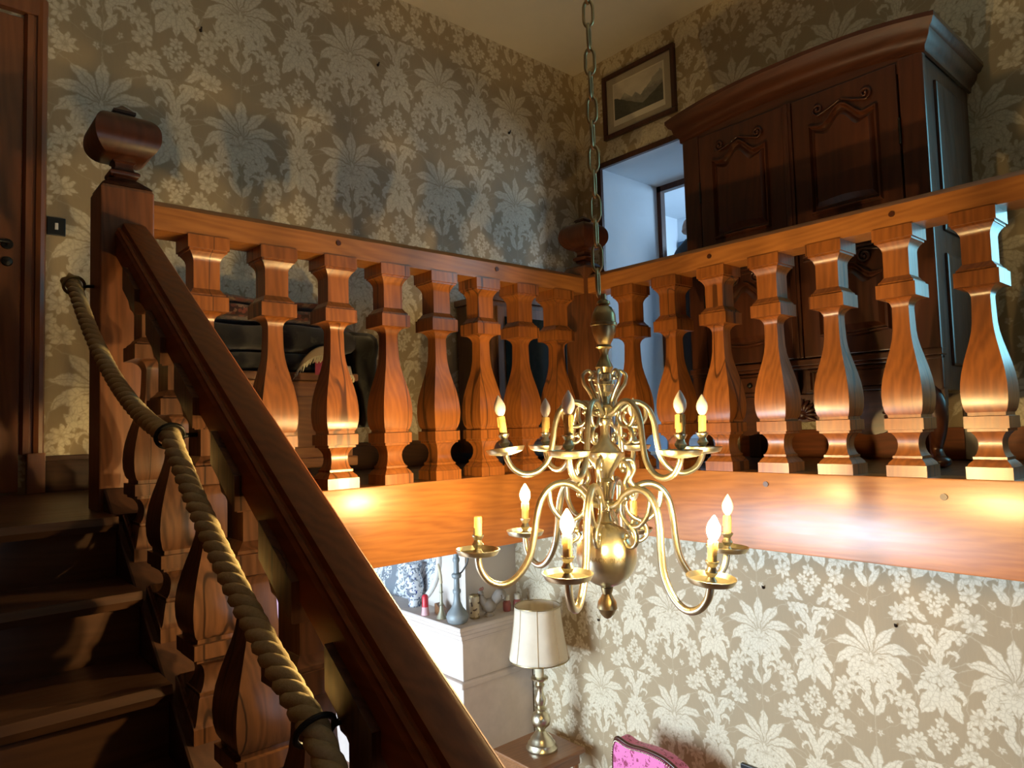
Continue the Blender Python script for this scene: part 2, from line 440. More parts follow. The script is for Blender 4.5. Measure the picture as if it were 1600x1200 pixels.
# beams at the gallery edges
bm_ = struct('trim_1', MB().box(0.584, xB+0.13, yA, yA+0.13, -0.304, 0.0), M_oak_x, (0.584, yA, -0.304), 'broad oak floor beam under the left gallery', 35, 0.006)
bm2 = struct('trim_2', MB().box(xB, xB+0.13, YF, yA+0.0, -0.304, 0.0), M_oak_y, (xB, 0, -0.304), 'broad oak floor beam under the right gallery', 35, 0.006)
for i, (yy, zz) in enumerate(((1.42, -0.045), (0.80, -0.06), (0.55, -0.05))):
    part('wood_peg', MB().lathe([(-0.004, 0.011), (0.002, 0.011)], (xB, yy, zz), 12, 'x'), M_dark_z, bm2, (xB, yy, zz))
part('wood_peg', MB().lathe([(-0.004, 0.011), (0.002, 0.011)], (1.10, yA, -0.04), 12, 'y'), M_dark_z, bm_, (1.10, yA, -0.04))
# skirting boards
struct('baseboard_back', MB().box(0.446, XB, YA-0.022, YA, 0, 0.125).box(0.446, XB, YA-0.014, YA, 0.125, 0.145), M_dark_x, (0.446, YA, 0), None, 35, 0.003)
struct('baseboard_right', MB().box(XB-0.022, XB, YF, dY0-0.06, 0, 0.145), M_dark_y, (XB, 0, 0))
# doorway lining of the right wall
lin = MB().box(XB+0.01, WT, dY1-0.012, dY1, 0, dZ).box(XB+0.01, WT, dY0, dY1, dZ-0.012, dZ).box(XB+0.01, WT, dY0, dY0+0.012, 0, dZ)
tl = struct('trim_3', lin, M_plaster, (XB, dY1, 0), 'pale blue plaster lining of the deep doorway')
part('skirting', MB().box(XB+0.03, WT-0.05, dY1-0.03, dY1-0.012, 0, 0.13), M_blue_skirt, tl)
struct('trim_4', MB().box(XB-0.012, XB+0.012, dY0-0.03, dY1+0.025, dZ-0.012, dZ+0.025).box(XB-0.012, XB+0.012, dY1-0.012, dY1+0.022, 0, dZ+0.02), M_dark_z, (XB, dY1, 0), 'thin dark wooden edging around the doorway')
fr = MB().box(WT-0.06, WT-0.01, dY1-0.047, dY1-0.012, 0, dZ-0.012).box(WT-0.06, WT-0.01, dY0+0.012, dY1-0.012, dZ-0.055, dZ-0.012).box(WT-0.06, WT-0.01, dY0+0.012, dY0+0.05, 0, dZ-0.012)
struct('door_2', fr, M_dark_z, (WT-0.03, dY1, 0), 'dark wooden frame of the inner door at the end of the reveal')
# the room beyond
far = MB().box(7.2, 7.4, 1.2, 5.2, 0, 2.9).box(WT, 7.4, 5.0, 5.2, 0, 2.9).box(WT, 7.4, 1.2, 1.4, 0, 2.9).box(WT, 7.4, 1.2, 5.2, 2.7, 2.9)
struct('wall_far_room', far, M_plaster)
struct('floor_far_room', MB().box(WT, 7.4, 1.2, 5.2, -0.2, 0), M_floor_dark)
far2 = MB().box(WT, WT+0.02, 1.4, dY0, 0, 2.7).box(WT, WT+0.02, dY1, 5.0, 0, 2.7).box(WT, WT+0.02, dY0, dY1, dZ, 2.7)
struct('wall_far_room_near', far2, M_plaster)
# windows (outside the frame, they let the daylight in)
def window(name, mb): return struct(name, mb, M_white)
wn1 = MB()
for y0, y1 in ((wY0, wY0+0.06), ((wY0+wY1)/2-0.03, (wY0+wY1)/2+0.03), (wY1-0.06, wY1)): wn1.box(XB+0.12, XB+0.17, y0, y1, wZ0, wZ1)
wn1.box(XB+0.12, XB+0.17, wY0, wY1, wZ0, wZ0+0.06).box(XB+0.12, XB+0.17, wY0, wY1, wZ1-0.06, wZ1)
window('window_1', wn1)
wn2 = MB()
for y in (3.1, 4.27, 5.44): wn2.box(-2.62, -2.56, y, y+0.06, -2.3, -0.4)
for z in (-2.3, -1.4, -0.46): wn2.box(-2.62, -2.56, 3.1, 5.5, z, z+0.06)
window('window_2', wn2)
wn3 = MB()
for x in (0.9, 1.57, 2.24): wn3.box(x, x+0.06, YF-0.1, YF-0.05, -1.9, -0.1)
for z in (-1.9, -0.16): wn3.box(0.9, 2.3, YF-0.1, YF-0.05, z, z+0.06)
window('window_3', wn3)

# ------------------------------------------------------------------ balusters
BAL = [(0, .0633), (.0385, .0633), (.0395, .0600), (.048, .0560), (.057, .0480), (.0615, .0440), (.0620, .0465), (.070, .0465), (.0705, .043),
       (.080, .0375), (.094, .0335), (.110, .0320), (.125, .0340), (.138, .0395), (.149, .0480), (.150, .0545), (.159, .0545), (.160, .0615), (.198, .0615), (.199, .052), (.2105, .052),
       (.2110, .0545), (.222, .0590), (.245, .0630), (.275, .0645), (.305, .0630), (.335, .0595), (.370, .0530), (.405, .0450), (.440, .0370), (.470, .0315), (.500, .0285), (.540, .0272),
       (.580, .0265), (.590, .0285), (.600, .0335), (.609, .0430), (.6120, .0500), (.6125, .0633), (.660, .0633), (.661, .0575), (.668, .0565), (.676, .0490), (.685, .0440), (.687, .0415),
       (.775, .0415), (.786, .0440), (.797, .0500), (.806, .0570), (.8065, .0600), (.814, .0600), (.8145, .0655), (.857, .0655)]
bal_me = mesh_of(MB().sqlathe(BAL), 'baluster', (0, 0, 0), 28)
bal_me.materials.append(M_oak_z)
def baluster(parent, x, y):
    o = bpy.data.objects.new('baluster', bal_me); COL.objects.link(o); o.parent = parent
    p = ORG[parent.name]; o.location = (x-p[0], y-p[1], 0-p[2])
    o.rotation_euler = (0, 0, 0)
    return o
NEWEL_FIN = [(0, .072), (.008, .062), (.018, .050), (.028, .038), (.034, .030), (.038, .029), (.040, .036), (.046, .041), (.054, .041), (.059, .036), (.062, .028), (.072, .024), (.084, .026), (.087, .031), (.090, .031)]
for _i in range(1, 20):
    _t = -1+2*_i/20; _e = 2.1 if _t < 0 else 2.7
    NEWEL_FIN.append((.161+.071*_t, .030+.0605*(1-abs(_t)**_e)**0.62))
NEWEL_FIN += [(.231, .034), (.2315, .027), (.241, .027), (.242, .031), (.250, .031), (.253, .026), (.268, .010), (.275, .002)]
def newel(parent, x, y, zb_, zt, h=0.074):
    p = part('newel_post', MB().sqlathe([(zb_, h), (zt-0.012, h), (zt, h-0.006)], (x, y, 0)), M_newel, parent, (x, y, zb_), smooth=0, bevel=0.004)
    f = part('finial', MB().sqlathe([(z, min(r, h-0.004)) if z < 0.02 else (z, r) for z, r in NEWEL_FIN], (x, y, zt)), M_dark_z, p, (x, y, zt), smooth=40)
    return p
cyA, cxB = yA+0.063, xB+0.063
# left gallery balustrade
gl = thing('gallery_balustrade', 'oak balustrade of the left gallery with eight square balusters and flat top rail', 'balustrade', (1.6, cyA, 0), 'gallery balustrades')
RAIL = [(-0.060, 0.855), (0.060, 0.855), (0.060, 0.925), (0.052, 0.940), (0.040, 0.950), (-0.040, 0.950), (-0.052, 0.940), (-0.060, 0.930)]
rl = part('top_rail', MB().prism([(cyA+a, b) for a, b in RAIL], 'x', 0.5865, cxB-0.0745), M_oak_x, gl, (1.6, cyA, 0.855), smooth=20)
for k in range(8): baluster(gl, 2.400-0.2352*k, cyA)
newel(gl, cxB, cyA, -0.304, 1.0)
for x in (1.217, 1.983): part('wood_peg', MB().lathe([(-0.004, 0.010), (0.003, 0.010)], (x, cyA-0.060, 0.905), 10, 'y'), M_dark_z, rl, (x, cyA-0.06, 0.905))
# right gallery balustrade
gr = thing('gallery_balustrade', 'oak balustrade of the right gallery in front of the big wardrobe', 'balustrade', (cxB, 0.8, 0), 'gallery balustrades')
rr_ = part('top_rail', MB().prism([(cxB+a, b) for a, b in RAIL], 'y', -1.545, cyA-0.0745), M_oak_y, gr, (cxB, 0.8, 0.855), smooth=20)
for k in range(-2, 13): baluster(gr, cxB, 1.625-0.2389*k)
newel(gr, cxB, -1.62, -0.304, 1.0)
for y in (1.626, 0.905): part('wood_peg', MB().lathe([(-0.004, 0.010), (0.003, 0.010)], (cxB-0.060, y, 0.90), 10, 'x'), M_dark_z, rr_, (cxB-0.06, y, 0.90))

# ------------------------------------------------------------------ stairs
SLP, RISE, Y0S = 0.6455, 0.156, 2.13
RUN = RISE/SLP
st = thing('staircase', 'dark wooden staircase climbing to the left landing', 'stairs', (0, 0, ZL))
tr_me = mesh_of(MB().prism([(-0.025, -0.035), (-0.032, -0.018), (-0.025, 0.0), (RUN, 0.0), (RUN, -0.035)], 'x', XL+0.004, 0.447), 'tread', (0, 0, 0), 30); tr_me.materials.append(M_dark_x)
ri_me = mesh_of(MB().box(XL+0.004, 0.447, 0, 0.02, -RISE, -0.035), 'riser', (0, 0, 0), 30); ri_me.materials.append(M_dark_x)
for n in range(1, 17):
    for nm, me in (('tread', tr_me), ('riser', ri_me)):
        o = bpy.data.objects.new(nm, me); COL.objects.link(o); o.parent = st
        o.location = (0, Y0S-n*RUN, -n*RISE-ZL)
part('tread', MB().prism([(Y0S-0.025, -0.035), (Y0S-0.032, -0.018), (Y0S-0.025, 0.001), (Y0S+0.10, 0.001), (Y0S+0.1, -0.035)], 'x', XL+0.004, 0.447), M_dark_x, st)
part('riser', MB().box(XL+0.004, 0.447, Y0S, Y0S+0.02, -RISE, -0.035), M_dark_x, st)
def rail_z(y): return -0.636+SLP*y      # top of the handrail
YB_ = -1.75
ys1, ys0 = 2.303, YB_
part('string_board', MB().prism([(ys1, rail_z(ys1)-0.785), (ys1, rail_z(ys1)-1.10), (ys0, rail_z(ys0)-1.02), (ys0, rail_z(ys0)-0.785)], 'x', 0.449, 0.612), M_string, st, smooth=0, bevel=0.006)
part('light_block_soffit', MB().prism([(Y0S+0.1, -0.28), (Y0S+0.1, -0.30), (-1.9, -0.30-SLP*(Y0S+2.0)), (-1.9, -0.27-SLP*(Y0S+2.0))], 'x', XL+0.005, 0.447), M_lowplaster, st, smooth=0)  # unseen sloped panel added under the flight to stop light leaking through
sb = thing('stair_balustrade', 'dark moulded stair handrail on square balusters with a tall urn-topped newel', 'balustrade', (0.53, 0.5, ZL))
HR = [(-0.046, -0.108), (-0.052, -0.101), (-0.052, -0.034), (-0.047, -0.026), (-0.047, -0.020), (-0.041, -0.016), (-0.037, -0.019), (-0.034, -0.016), (-0.031, -0.003), (-0.022, 0.0), (0.022, 0.0), (0.031, -0.003), (0.034, -0.016), (0.041, -0.016), (0.047, -0.022), (0.052, -0.034), (0.052, -0.101), (0.046, -0.108)]
hm = MB(); n = len(HR); vs = []
for y in (2.306, YB_-0.05): vs += [(0.530+a, y, rail_z(y)+b) for a, b in HR]
hm.add(vs, [tuple(range(n)), tuple(range(2*n-1, n-1, -1))]+[(i, i+n, (i+1) % n+n, (i+1) % n) for i in range(n)])
part('handrail', hm, M_dark_y, sb, (0.53, 2.3, rail_z(2.3)), smooth=25)
ks = 0.685/0.857
SB = []
for z, h in BAL: SB.append((z*ks, h))
def rake(z):
    if z < 0.050*ks: return SLP
    if z > 0.805*ks: return SLP
    return 0.0
SB2 = [(-0.03, .0633)]+SB+[(SB[-1][0]+0.03, .0655)]
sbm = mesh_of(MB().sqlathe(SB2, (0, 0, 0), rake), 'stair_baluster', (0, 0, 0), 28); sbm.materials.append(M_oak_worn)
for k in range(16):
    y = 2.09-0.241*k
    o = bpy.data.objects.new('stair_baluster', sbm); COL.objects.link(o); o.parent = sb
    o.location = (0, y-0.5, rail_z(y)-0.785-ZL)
newel(sb, 0.512, 2.382, -0.45, 0.968, 0.073)
newel(sb, 0.53, YB_-0.12, ZL, ZL+1.25, 0.073)

# rope handhold with its brackets
RB = [((0.387, 2.390, 0.664), (0.430, 2.395, 0.668)), ((0.430, 1.578, 0.211), (0.500, 1.600, 0.213)), ((0.430, 0.910, -0.190), (0.500, 0.900, -0.180)), ((0.430, 0.16, -0.68), (0.500, 0.16, -0.67))]
rp = []
for i in range(3):
    a, b = Vector(RB[i][0]), Vector(RB[i+1][0])
    sag = (0.075, 0.03, 0.03)[i]
    for j in range(16):
        t = j/16; p = a.lerp(b, t); p.z -= sag*4*t*(1-t); rp.append(p)
rp.append(Vector(RB[3][0]))
# end below the last bracket, start with a tucked knot above the first one
rp = [rp[0]+Vector((-0.012, 0.030, 0.022)), rp[0]+Vector((-0.004, 0.012, 0.010))]+rp
rope = MB(); L = 0
path = spline(rp, 8)
acc = [0]
for i in range(1, len(path)): acc.append(acc[-1]+(path[i]-path[i-1]).length)
R0, PITCHR = 0.0098, 0.086
def strand(ph):
    out = []
    for i, p in enumerate(path):
        t = (path[min(i+1, len(path)-1)]-path[max(i-1, 0)]).normalized()
        u = t.cross(Vector((1, 0, 0))).normalized(); v = t.cross(u)
        an = ph-2*PI*acc[i]/PITCHR
        out.append(p+(u*math.cos(an)+v*math.sin(an))*R0)
    return out
for k in range(3): rope.tube(strand(2*PI*k/3), 0.0118, 8)
single('rope', rope, M_rope, 'thick twisted rope slung through rings along the stair balusters', 'rope', tuple(path[len(path)//2]), smooth=60)
lab = ['brass rope ring fixed to the tall newel post', 'dark iron rope ring fixed below the handrail, halfway up the rope', 'dark rope ring nearest the bottom edge of the picture', 'iron rope ring low on the stair, below the picture edge']
for i, (c, a) in enumerate(RB):
    t = thing('rope_bracket', lab[i], 'bracket', a, 'rope rings along the stair')
    d = (Vector(RB[min(i+1, 3)][0])-Vector(RB[max(i-1, 0)][0])).normalized()
    u = d.cross(Vector((1, 0, 0))).normalized(); v = d.cross(u)
    ring = [Vector(c)+(u*math.cos(q)+v*math.sin(q))*0.0275 for q in [2*PI*j/20 for j in range(20)]]
    part('ring', MB().tube(ring, 0.0045, 8, True), M_gold_ring if i == 0 else M_iron, t)
    e = Vector(c)+Vector((0.025, 0, 0))
    part('hook', MB().tube([e, e.lerp(Vector(a), 0.5), Vector(a)+Vector((0.012, 0, 0))], 0.005, 8), M_iron, t)

# ------------------------------------------------------------------ chandelier
CX, CY = 1.522, 1.338
ch = thing('chandelier', 'brass two-tier chandelier with twelve candle arms hanging over the stairwell', 'chandelier', (CX, CY, 0))
_d = r2.copy(); _d.z = 0; _d.normalize()
ch.rotation_euler = Matrix.Rotation(math.radians(1.4), 3, Vector((0, 0, 1)).cross(_d)).to_euler()
c0 = (CX, CY, 0)
part('upper_vase', MB().lathe([(.352, .014), (.360, .020), (.372, .026), (.385, .020), (.400, .013), (.412, .012), (.425, .016), (.430, .024), (.436, .018), (.452, .026), (.475, .034), (.490, .035), (.492, .039), (.500, .039), (.502, .036), (.525, .034), (.545, .024), (.552, .014), (.556, .020), (.563, .018), (.570, .008), (.585, .007)], c0, 24), M_brass_dull, ch, label='dull bronze turned vase above the arms')
part('collar', MB().lathe([(.285, .010), (.292, .014), (.300, .024), (.320, .027), (.322, .030), (.330, .030), (.332, .022), (.352, .022), (.356, .016)], c0, 24), M_brass, ch)
part('upper_hub', MB().lathe([(.205, .014), (.215, .021), (.222, .021), (.226, .016), (.250, .019), (.255, .023), (.262, .023), (.268, .014), (.288, .012)], c0, 24), M_brass, ch)
part('bell_cup', MB().lathe([(.055, .015), (.070, .022), (.090, .036), (.110, .048), (.122, .053), (.128, .053), (.130, .046), (.140, .040), (.152, .030), (.162, .018), (.180, .013), (.205, .014)], c0, 28), M_brass, ch)
part('lower_hub', MB().lathe([(-.075, .018), (-.066, .024), (-.058, .018), (-.040, .014), (-.036, .022), (-.008, .022), (-.004, .016), (.015, .014), (.030, .022), (.045, .024), (.056, .014)], c0, 24), M_brass, ch)
ballp = [(-.252, .016), (-.245, .024)]
for i in range(0, 17):
    t = -PI/2+0.28+(PI-0.56)*i/16
    ballp.append((-.160+.090*math.sin(t), .086*math.cos(t)))
ballp += [(-.072, .022)]
bl = part('ball', MB().lathe(ballp, c0, 36), M_brass, ch)
part('finial', MB().lathe([(-.340, .002), (-.336, .010), (-.325, .020), (-.312, .026), (-.310, .029), (-.303, .028), (-.292, .026), (-.280, .018), (-.270, .013), (-.262, .016), (-.252, .018)], c0, 24), M_brass_dull, ch)
# worn engraving round the ball
view = math.atan2(-CY, -CX)
txt = 'NACK BLAN'
cu = bpy.data.curves.new('engraving', 'FONT'); cu.body = txt; cu.size = 0.017; cu.extrude = 0.0004; cu.align_x = 'CENTER'; cu.space_character = 1.15
to = bpy.data.objects.new('tmp_engraving', cu); COL.objects.link(to)
bpy.context.view_layer.update()
tm = bpy.data.meshes.new_from_object(to.evaluated_get(bpy.context.evaluated_depsgraph_get()))
bpy.data.objects.remove(to); bpy.data.curves.remove(cu)
for v_ in tm.vertices:
    a = view+0.02+v_.co.x/0.0862; r = 0.0861+v_.co.z
    v_.co = Vector((r*math.cos(a), r*math.sin(a), -0.168+v_.co.y))
tm.name = 'engraving'; tm.materials.clear(); tm.materials.append(M_brass_dull)
to = bpy.data.objects.new('engraving', tm); COL.objects.link(to); to.parent = bl

LOW = [(.018, -.022), (.045, -.012), (.075, .022), (.115, .042), (.155, .034), (.185, .000), (.200, -.050), (.208, -.105), (.222, -.165), (.255, -.214), (.295, -.236), (.335, -.224), (.360, -.190), (.3665, -.150)]
LOWS = [[(.165, .022), (.158, -.020), (.132, -.055), (.098, -.062), (.066, -.040), (.060, -.008), (.078, .010)],
        [(.098, -.062), (.118, -.078), (.122, -.105), (.100, -.122), (.080, -.108), (.088, -.092)],
        [(.085, .030), (.070, .052), (.082, .082), (.074, .106), (.056, .108), (.050, .092), (.062, .086)]]
UPP = [(.018, .237), (.040, .246), (.070, .268), (.100, .270), (.128, .250), (.143, .212), (.150, .165), (.162, .112), (.190, .078), (.228, .068), (.262, .082), (.281, .110), (.2855, .132)]
UPPS = [[(.118, .258), (.118, .226), (.098, .203), (.070, .205), (.054, .226), (.060, .244)],
        [(.095, .203), (.108, .188), (.106, .165), (.086, .156), (.072, .168), (.080, .178)],
        [(.040, .250), (.030, .272), (.044, .302), (.060, .326), (.062, .350), (.046, .362), (.034, .350), (.042, .340)]]
PAN = [(-.012, .004), (-.011, .016), (-.007, .040), (-.003, .053), (.009, .0595), (.011, .0595), (.0115, .0575), (.000, .0515), (-.003, .040), (-.005, .018), (-.005, .004)]
CUP = [(-.004, .010), (.002, .015), (.006, .012), (.012, .008), (.018, .013), (.024, .016), (.030, .012), (.036, .010), (.044, .015), (.047, .0165), (.050, .0165), (.050, .011)]
def arm_meshes(pts, scr, rad, pr, tag):
    f = lambda P: [(p[0], 0, p[1]) for p in P]
    mb = MB().tube(spline(f(pts), 6), rad, 9)
    for s in scr:
        q = spline(f(s), 6); mb.tube(q, [rad*(0.8-0.35*i/len(q)) for i in range(len(q))], 8)
        mb.ball(tuple(q[-1]), rad*0.85, 8, 6)
    rE, zE = pts[-1]
    a = mesh_of(mb, tag+'_arm', (0, 0, 0), 50); a.materials.append(M_brass)
    k = pr/0.0595
    p = mesh_of(MB().lathe([(z*k, r*k) for z, r in PAN], (0, 0, 0), 28), tag+'_pan', (0, 0, 0), 40); p.materials.append(M_brass)
    return a, p
cupm = mesh_of(MB().lathe(CUP, (0, 0, 0), 16), 'candle_cup', (0, 0, 0), 40); cupm.materials.append(M_brass)
slm = mesh_of(MB().lathe([(.046, .0105), (.052, .0115), (.092, .0112), (.100, .0105), (.1005, .006), (.095, .005)], (0, 0, 0), 16), 'candle_sleeve', (0, 0, 0), 40); slm.materials.append(M_candle)
drm = MB()
for a, z0, z1 in ((0.4, .070, .099), (2.3, .082, .099), (4.0, .064, .099), (5.3, .078, .099)):
    drm.tube([(.0116*math.cos(a), .0116*math.sin(a), z0), (.0118*math.cos(a), .0118*math.sin(a), z1)], [.0022, .0012], 6)
drm = mesh_of(drm, 'wax_drip', (0, 0, 0), 50); drm.materials.append(M_candle)
BUL = [(.096, .006), (.102, .0075), (.108, .0120), (.118, .0160), (.127, .0168), (.136, .0152), (.146, .0108), (.154, .0062), (.160, .0025), (.162, .0006)]
bum = mesh_of(MB().lathe(BUL, (0, 0, 0), 16), 'bulb', (0, 0, 0), 60); bum.materials.append(M_bulb)
blm = mesh_of(MB().lathe(BUL, (0, 0, 0), 16), 'lit_bulb', (0, 0, 0), 60); blm.materials.append(M_lit)
def cam_angle(phi):   # phi: 0 = to the right of the view, 90 = away
    d = r2.copy(); d.z = 0; d.normalize(); f2 = fw.copy(); f2.z = 0; f2.normalize()
    q = math.radians(phi); v = d*math.cos(q)+f2*math.sin(q)
    return math.atan2(v.y, v.x)
def candle(arm, x, z, state, tilt=(0, 0, 0), pan=None):
    pn = bpy.data.objects.new('drip_pan', pan); cp = bpy.data.objects.new('candle_cup', cupm); sl = bpy.data.objects.new('candle_sleeve', slm)
    obs = [pn, cp, sl]
    if state != 'none':
        obs.append(bpy.data.objects.new('bulb', blm if state == 'lit' else bum))
        if state == 'lit': obs[-1]['label'] = 'glowing flame-shaped bulb'
    obs.append(bpy.data.objects.new('wax_drip', drm))
    for o in obs:
        COL.objects.link(o); o.parent = arm; o.location = (x, 0, z); o.rotation_euler = tilt
lowa, lowp = arm_meshes(LOW, LOWS, 0.0102, 0.061, 'lower')
uppa, uppp = arm_meshes(UPP, UPPS, 0.0086, 0.055, 'upper')
for k, stt in enumerate(('lit', 'lit', 'off', 'off', 'lit', 'none')):
    o = bpy.data.objects.new('lower_arm', lowa); COL.objects.link(o); o.parent = ch; o.rotation_euler = (0, (0.02, 0.085, 0.035, 0, 0, 0)[k], cam_angle(-112+60*k))
    candle(o, .3665, -.146, stt, (0, 0, k*1.3), lowp)
for k in range(6):
    o = bpy.data.objects.new('upper_arm', uppa); COL.objects.link(o); o.parent = ch; o.rotation_euler = (0, 0, cam_angle(-116+60*k))
    candle(o, .2855, .132, 'off', (0, 0, 0) if k != 5 else (0.06, 0.13, 0), uppp)
# chain
chn = thing('hanging_chain', 'long brass link chain holding the chandelier', 'chain', (CX, CY, .575))
q = [Vector((0.016*math.cos(a), 0, 0)) for a in (0,)]
def link_pts(hw, hl):
    P = []
    for i in range(20):
        a = 2*PI*i/20
        P.append((hw*math.cos(a)*(1 if abs(math.cos(a)) > 0.2 else 1), 0, hl*math.sin(a)+(hl*0.55 if math.sin(a) > 0 else -hl*0.55)*0.9))
    return P
lk = mesh_of(MB().tube(link_pts(.0140, .0270), .0048, 7, True), 'link', (0, 0, 0), 60); lk.materials.append(M_brass_dull)
z = .618; k = 0
while z < ZC-0.02:
    o = bpy.data.objects.new('link', lk); COL.objects.link(o); o.parent = chn
    o.location = (0, 0, z-.575); o.rotation_euler = (0, 0, 0.5+(k % 2)*PI/2); z += .0735; k += 1
part('ceiling_cup', MB().lathe([(ZC-.05, .01), (ZC-.04, .03), (ZC-.015, .05), (ZC, .052)], (CX, CY, 0), 20), M_brass_dull, chn)

# ------------------------------------------------------------------ wardrobe
WX, WY0, WY1 = 3.05, 0.925, 2.062
wd = thing('wardrobe', 'tall dark walnut wardrobe with arched cornice and carved doors behind the right gallery', 'wardrobe', (3.35, 1.49, 0))
part('body', MB().box(WX+0.02, XB-0.03, WY0+0.006, WY1-0.006, 0.30, 1.66), M_dark_z, wd, smooth=0, bevel=0.006)
# frame: corner stiles and rails
for y0, y1 in ((WY0, WY0+0.095), (WY1-0.095, WY1)):
    part('corner_stile', MB().box(WX-0.008, WX+0.03, y0, y1, 0.30, 1.66), M_dark_z, wd, smooth=0, bevel=0.008)
part('side_panel', MB().box(WX+0.12, XB-0.12, WY0-0.006, WY0+0.02, 0.95, 1.58).box(WX+0.12, XB-0.12, WY0-0.006, WY0+0.02, 0.40, 0.86), M_dark_z, wd, smooth=0, bevel=0.010)
# arched cornice: profile swept along an arch in the (y, z) plane, returning along the sides
def arch(y): 
    t = (y-1.4935)/((WY1-WY0)/2+0.09); t = max(-1, min(1, t)); return 0.065*(1-abs(t)**2.4)
CP = [(0.0, -0.135), (-0.010, -0.130), (-0.012, -0.108), (-0.022, -0.095), (-0.034, -0.075), (-0.040, -0.050), (-0.052, -0.040), (-0.060, -0.022), (-0.064, -0.018), (-0.064, 0.0), (0.02, 0.004)]
cor = MB(); vs = []; fs = []; NS = 36; npf = len(CP)
for i in range(NS+1):
    t = i/NS
    for (dx, dz) in CP:
        ext = -dx
        y = (WY0-ext)+(WY1+ext-(WY0-ext))*t
        vs.append((WX+dx, y, 1.765+dz+arch(y)))
for i in range(NS):
    for j in range(npf-1): fs.append((i*npf+j, i*npf+j+1, (i+1)*npf+j+1, (i+1)*npf+j))
cor.add(vs, fs)
for yy, sg in ((WY0, -1), (WY1, 1)):
    vs = []
    for X_ in (None, XB-0.03):
        for (dx, dz) in CP:
            xx = WX+dx if X_ is None else X_
            vs.append((xx, yy+sg*(-dx), 1.765+dz+arch(yy-sg*dx)))
    cor.add(vs, [(j, j+1, npf+j+1, npf+j) for j in range(npf-1)])
part('cornice', cor, M_dark_h, wd, smooth=40)
ar = MB(); vs = []
for i in range(25):
    y = WY0+(WY1-WY0)*i/24; vs += [(WX, y, 1.60), (WX, y, 1.69+arch(y)), (XB-0.03, y, 1.69+arch(y))]
ar.add(vs, [(3*i, 3*i+1, 3*i+4, 3*i+3) for i in range(24)]+[(3*i+1, 3*i+2, 3*i+5, 3*i+4) for i in range(24)])
part('frieze', ar, M_dark_h, wd, smooth=40)
def panel_outline(y0, y1, z0, z1, top, bot=0.0, n=14):
    P = []
    for i in range(n+1):
        t = i/n; P.append((y0+(y1-y0)*t, z0-bot*(0.5-0.5*math.cos(2*PI*t)) if bot else z0))
    for i in range(n+1):
        t = 1-i/n; s = 2*abs(t-0.5)
        P.append((y0+(y1-y0)*t, z1+top*(math.cos(s*PI*1.5) if s < 0.667 else -1.0+ (s-0.667)*1.0)))
    return P
def ring_panel(mb, poly, x0, x1, inset):
    c = Vector((sum(p[0] for p in poly)/len(poly), sum(p[1] for p in poly)/len(poly)))
    def sc(k): 
        out = []
        for p in poly:
            d = Vector(p)-c; L = d.length; out.append(c+d*((L-k)/L))
        return out
    lev = [(x0, 0.0), (x1, inset*0.25), (x1, inset*0.5), (x0, inset*0.8), (x0+0.004, inset), (x1+0.001, inset*2.1)]
    rings = [sc(k) for _, k in lev]; n = len(poly); vs = []
    for (x, _), r in zip(lev, rings): vs += [(x, p[0], p[1]) for p in r]
    fs = []
    for a in range(len(lev)-1):
        for i in range(n): fs.append((a*n+i, a*n+(i+1) % n, (a+1)*n+(i+1) % n, (a+1)*n+i))
    fs.append(tuple((len(lev)-1)*n+i for i in range(n)))
    mb.add(vs, fs)
def scroll(mb, cy, cz, r, turns, dirn, x, rad=0.006, a0=0.0, tail=None):
    P = []
    N_ = int(18*turns)
    for i in range(N_+1):
        t = i/N_; a = a0+dirn*2*PI*turns*t; rr = r*(1-0.82*t)
        P.append((x, cy+rr*math.cos(a), cz+rr*math.sin(a)))
    if tail: P = [ (x, p[0], p[1]) for p in tail ] + P
    P = spline(P, 2)
    mb.tube(P, [rad*(0.75+0.25*math.sin(PI*i/len(P))) for i in range(len(P))], 7)
    mb.ball(tuple(P[-1]), rad*1.3, 8, 6)
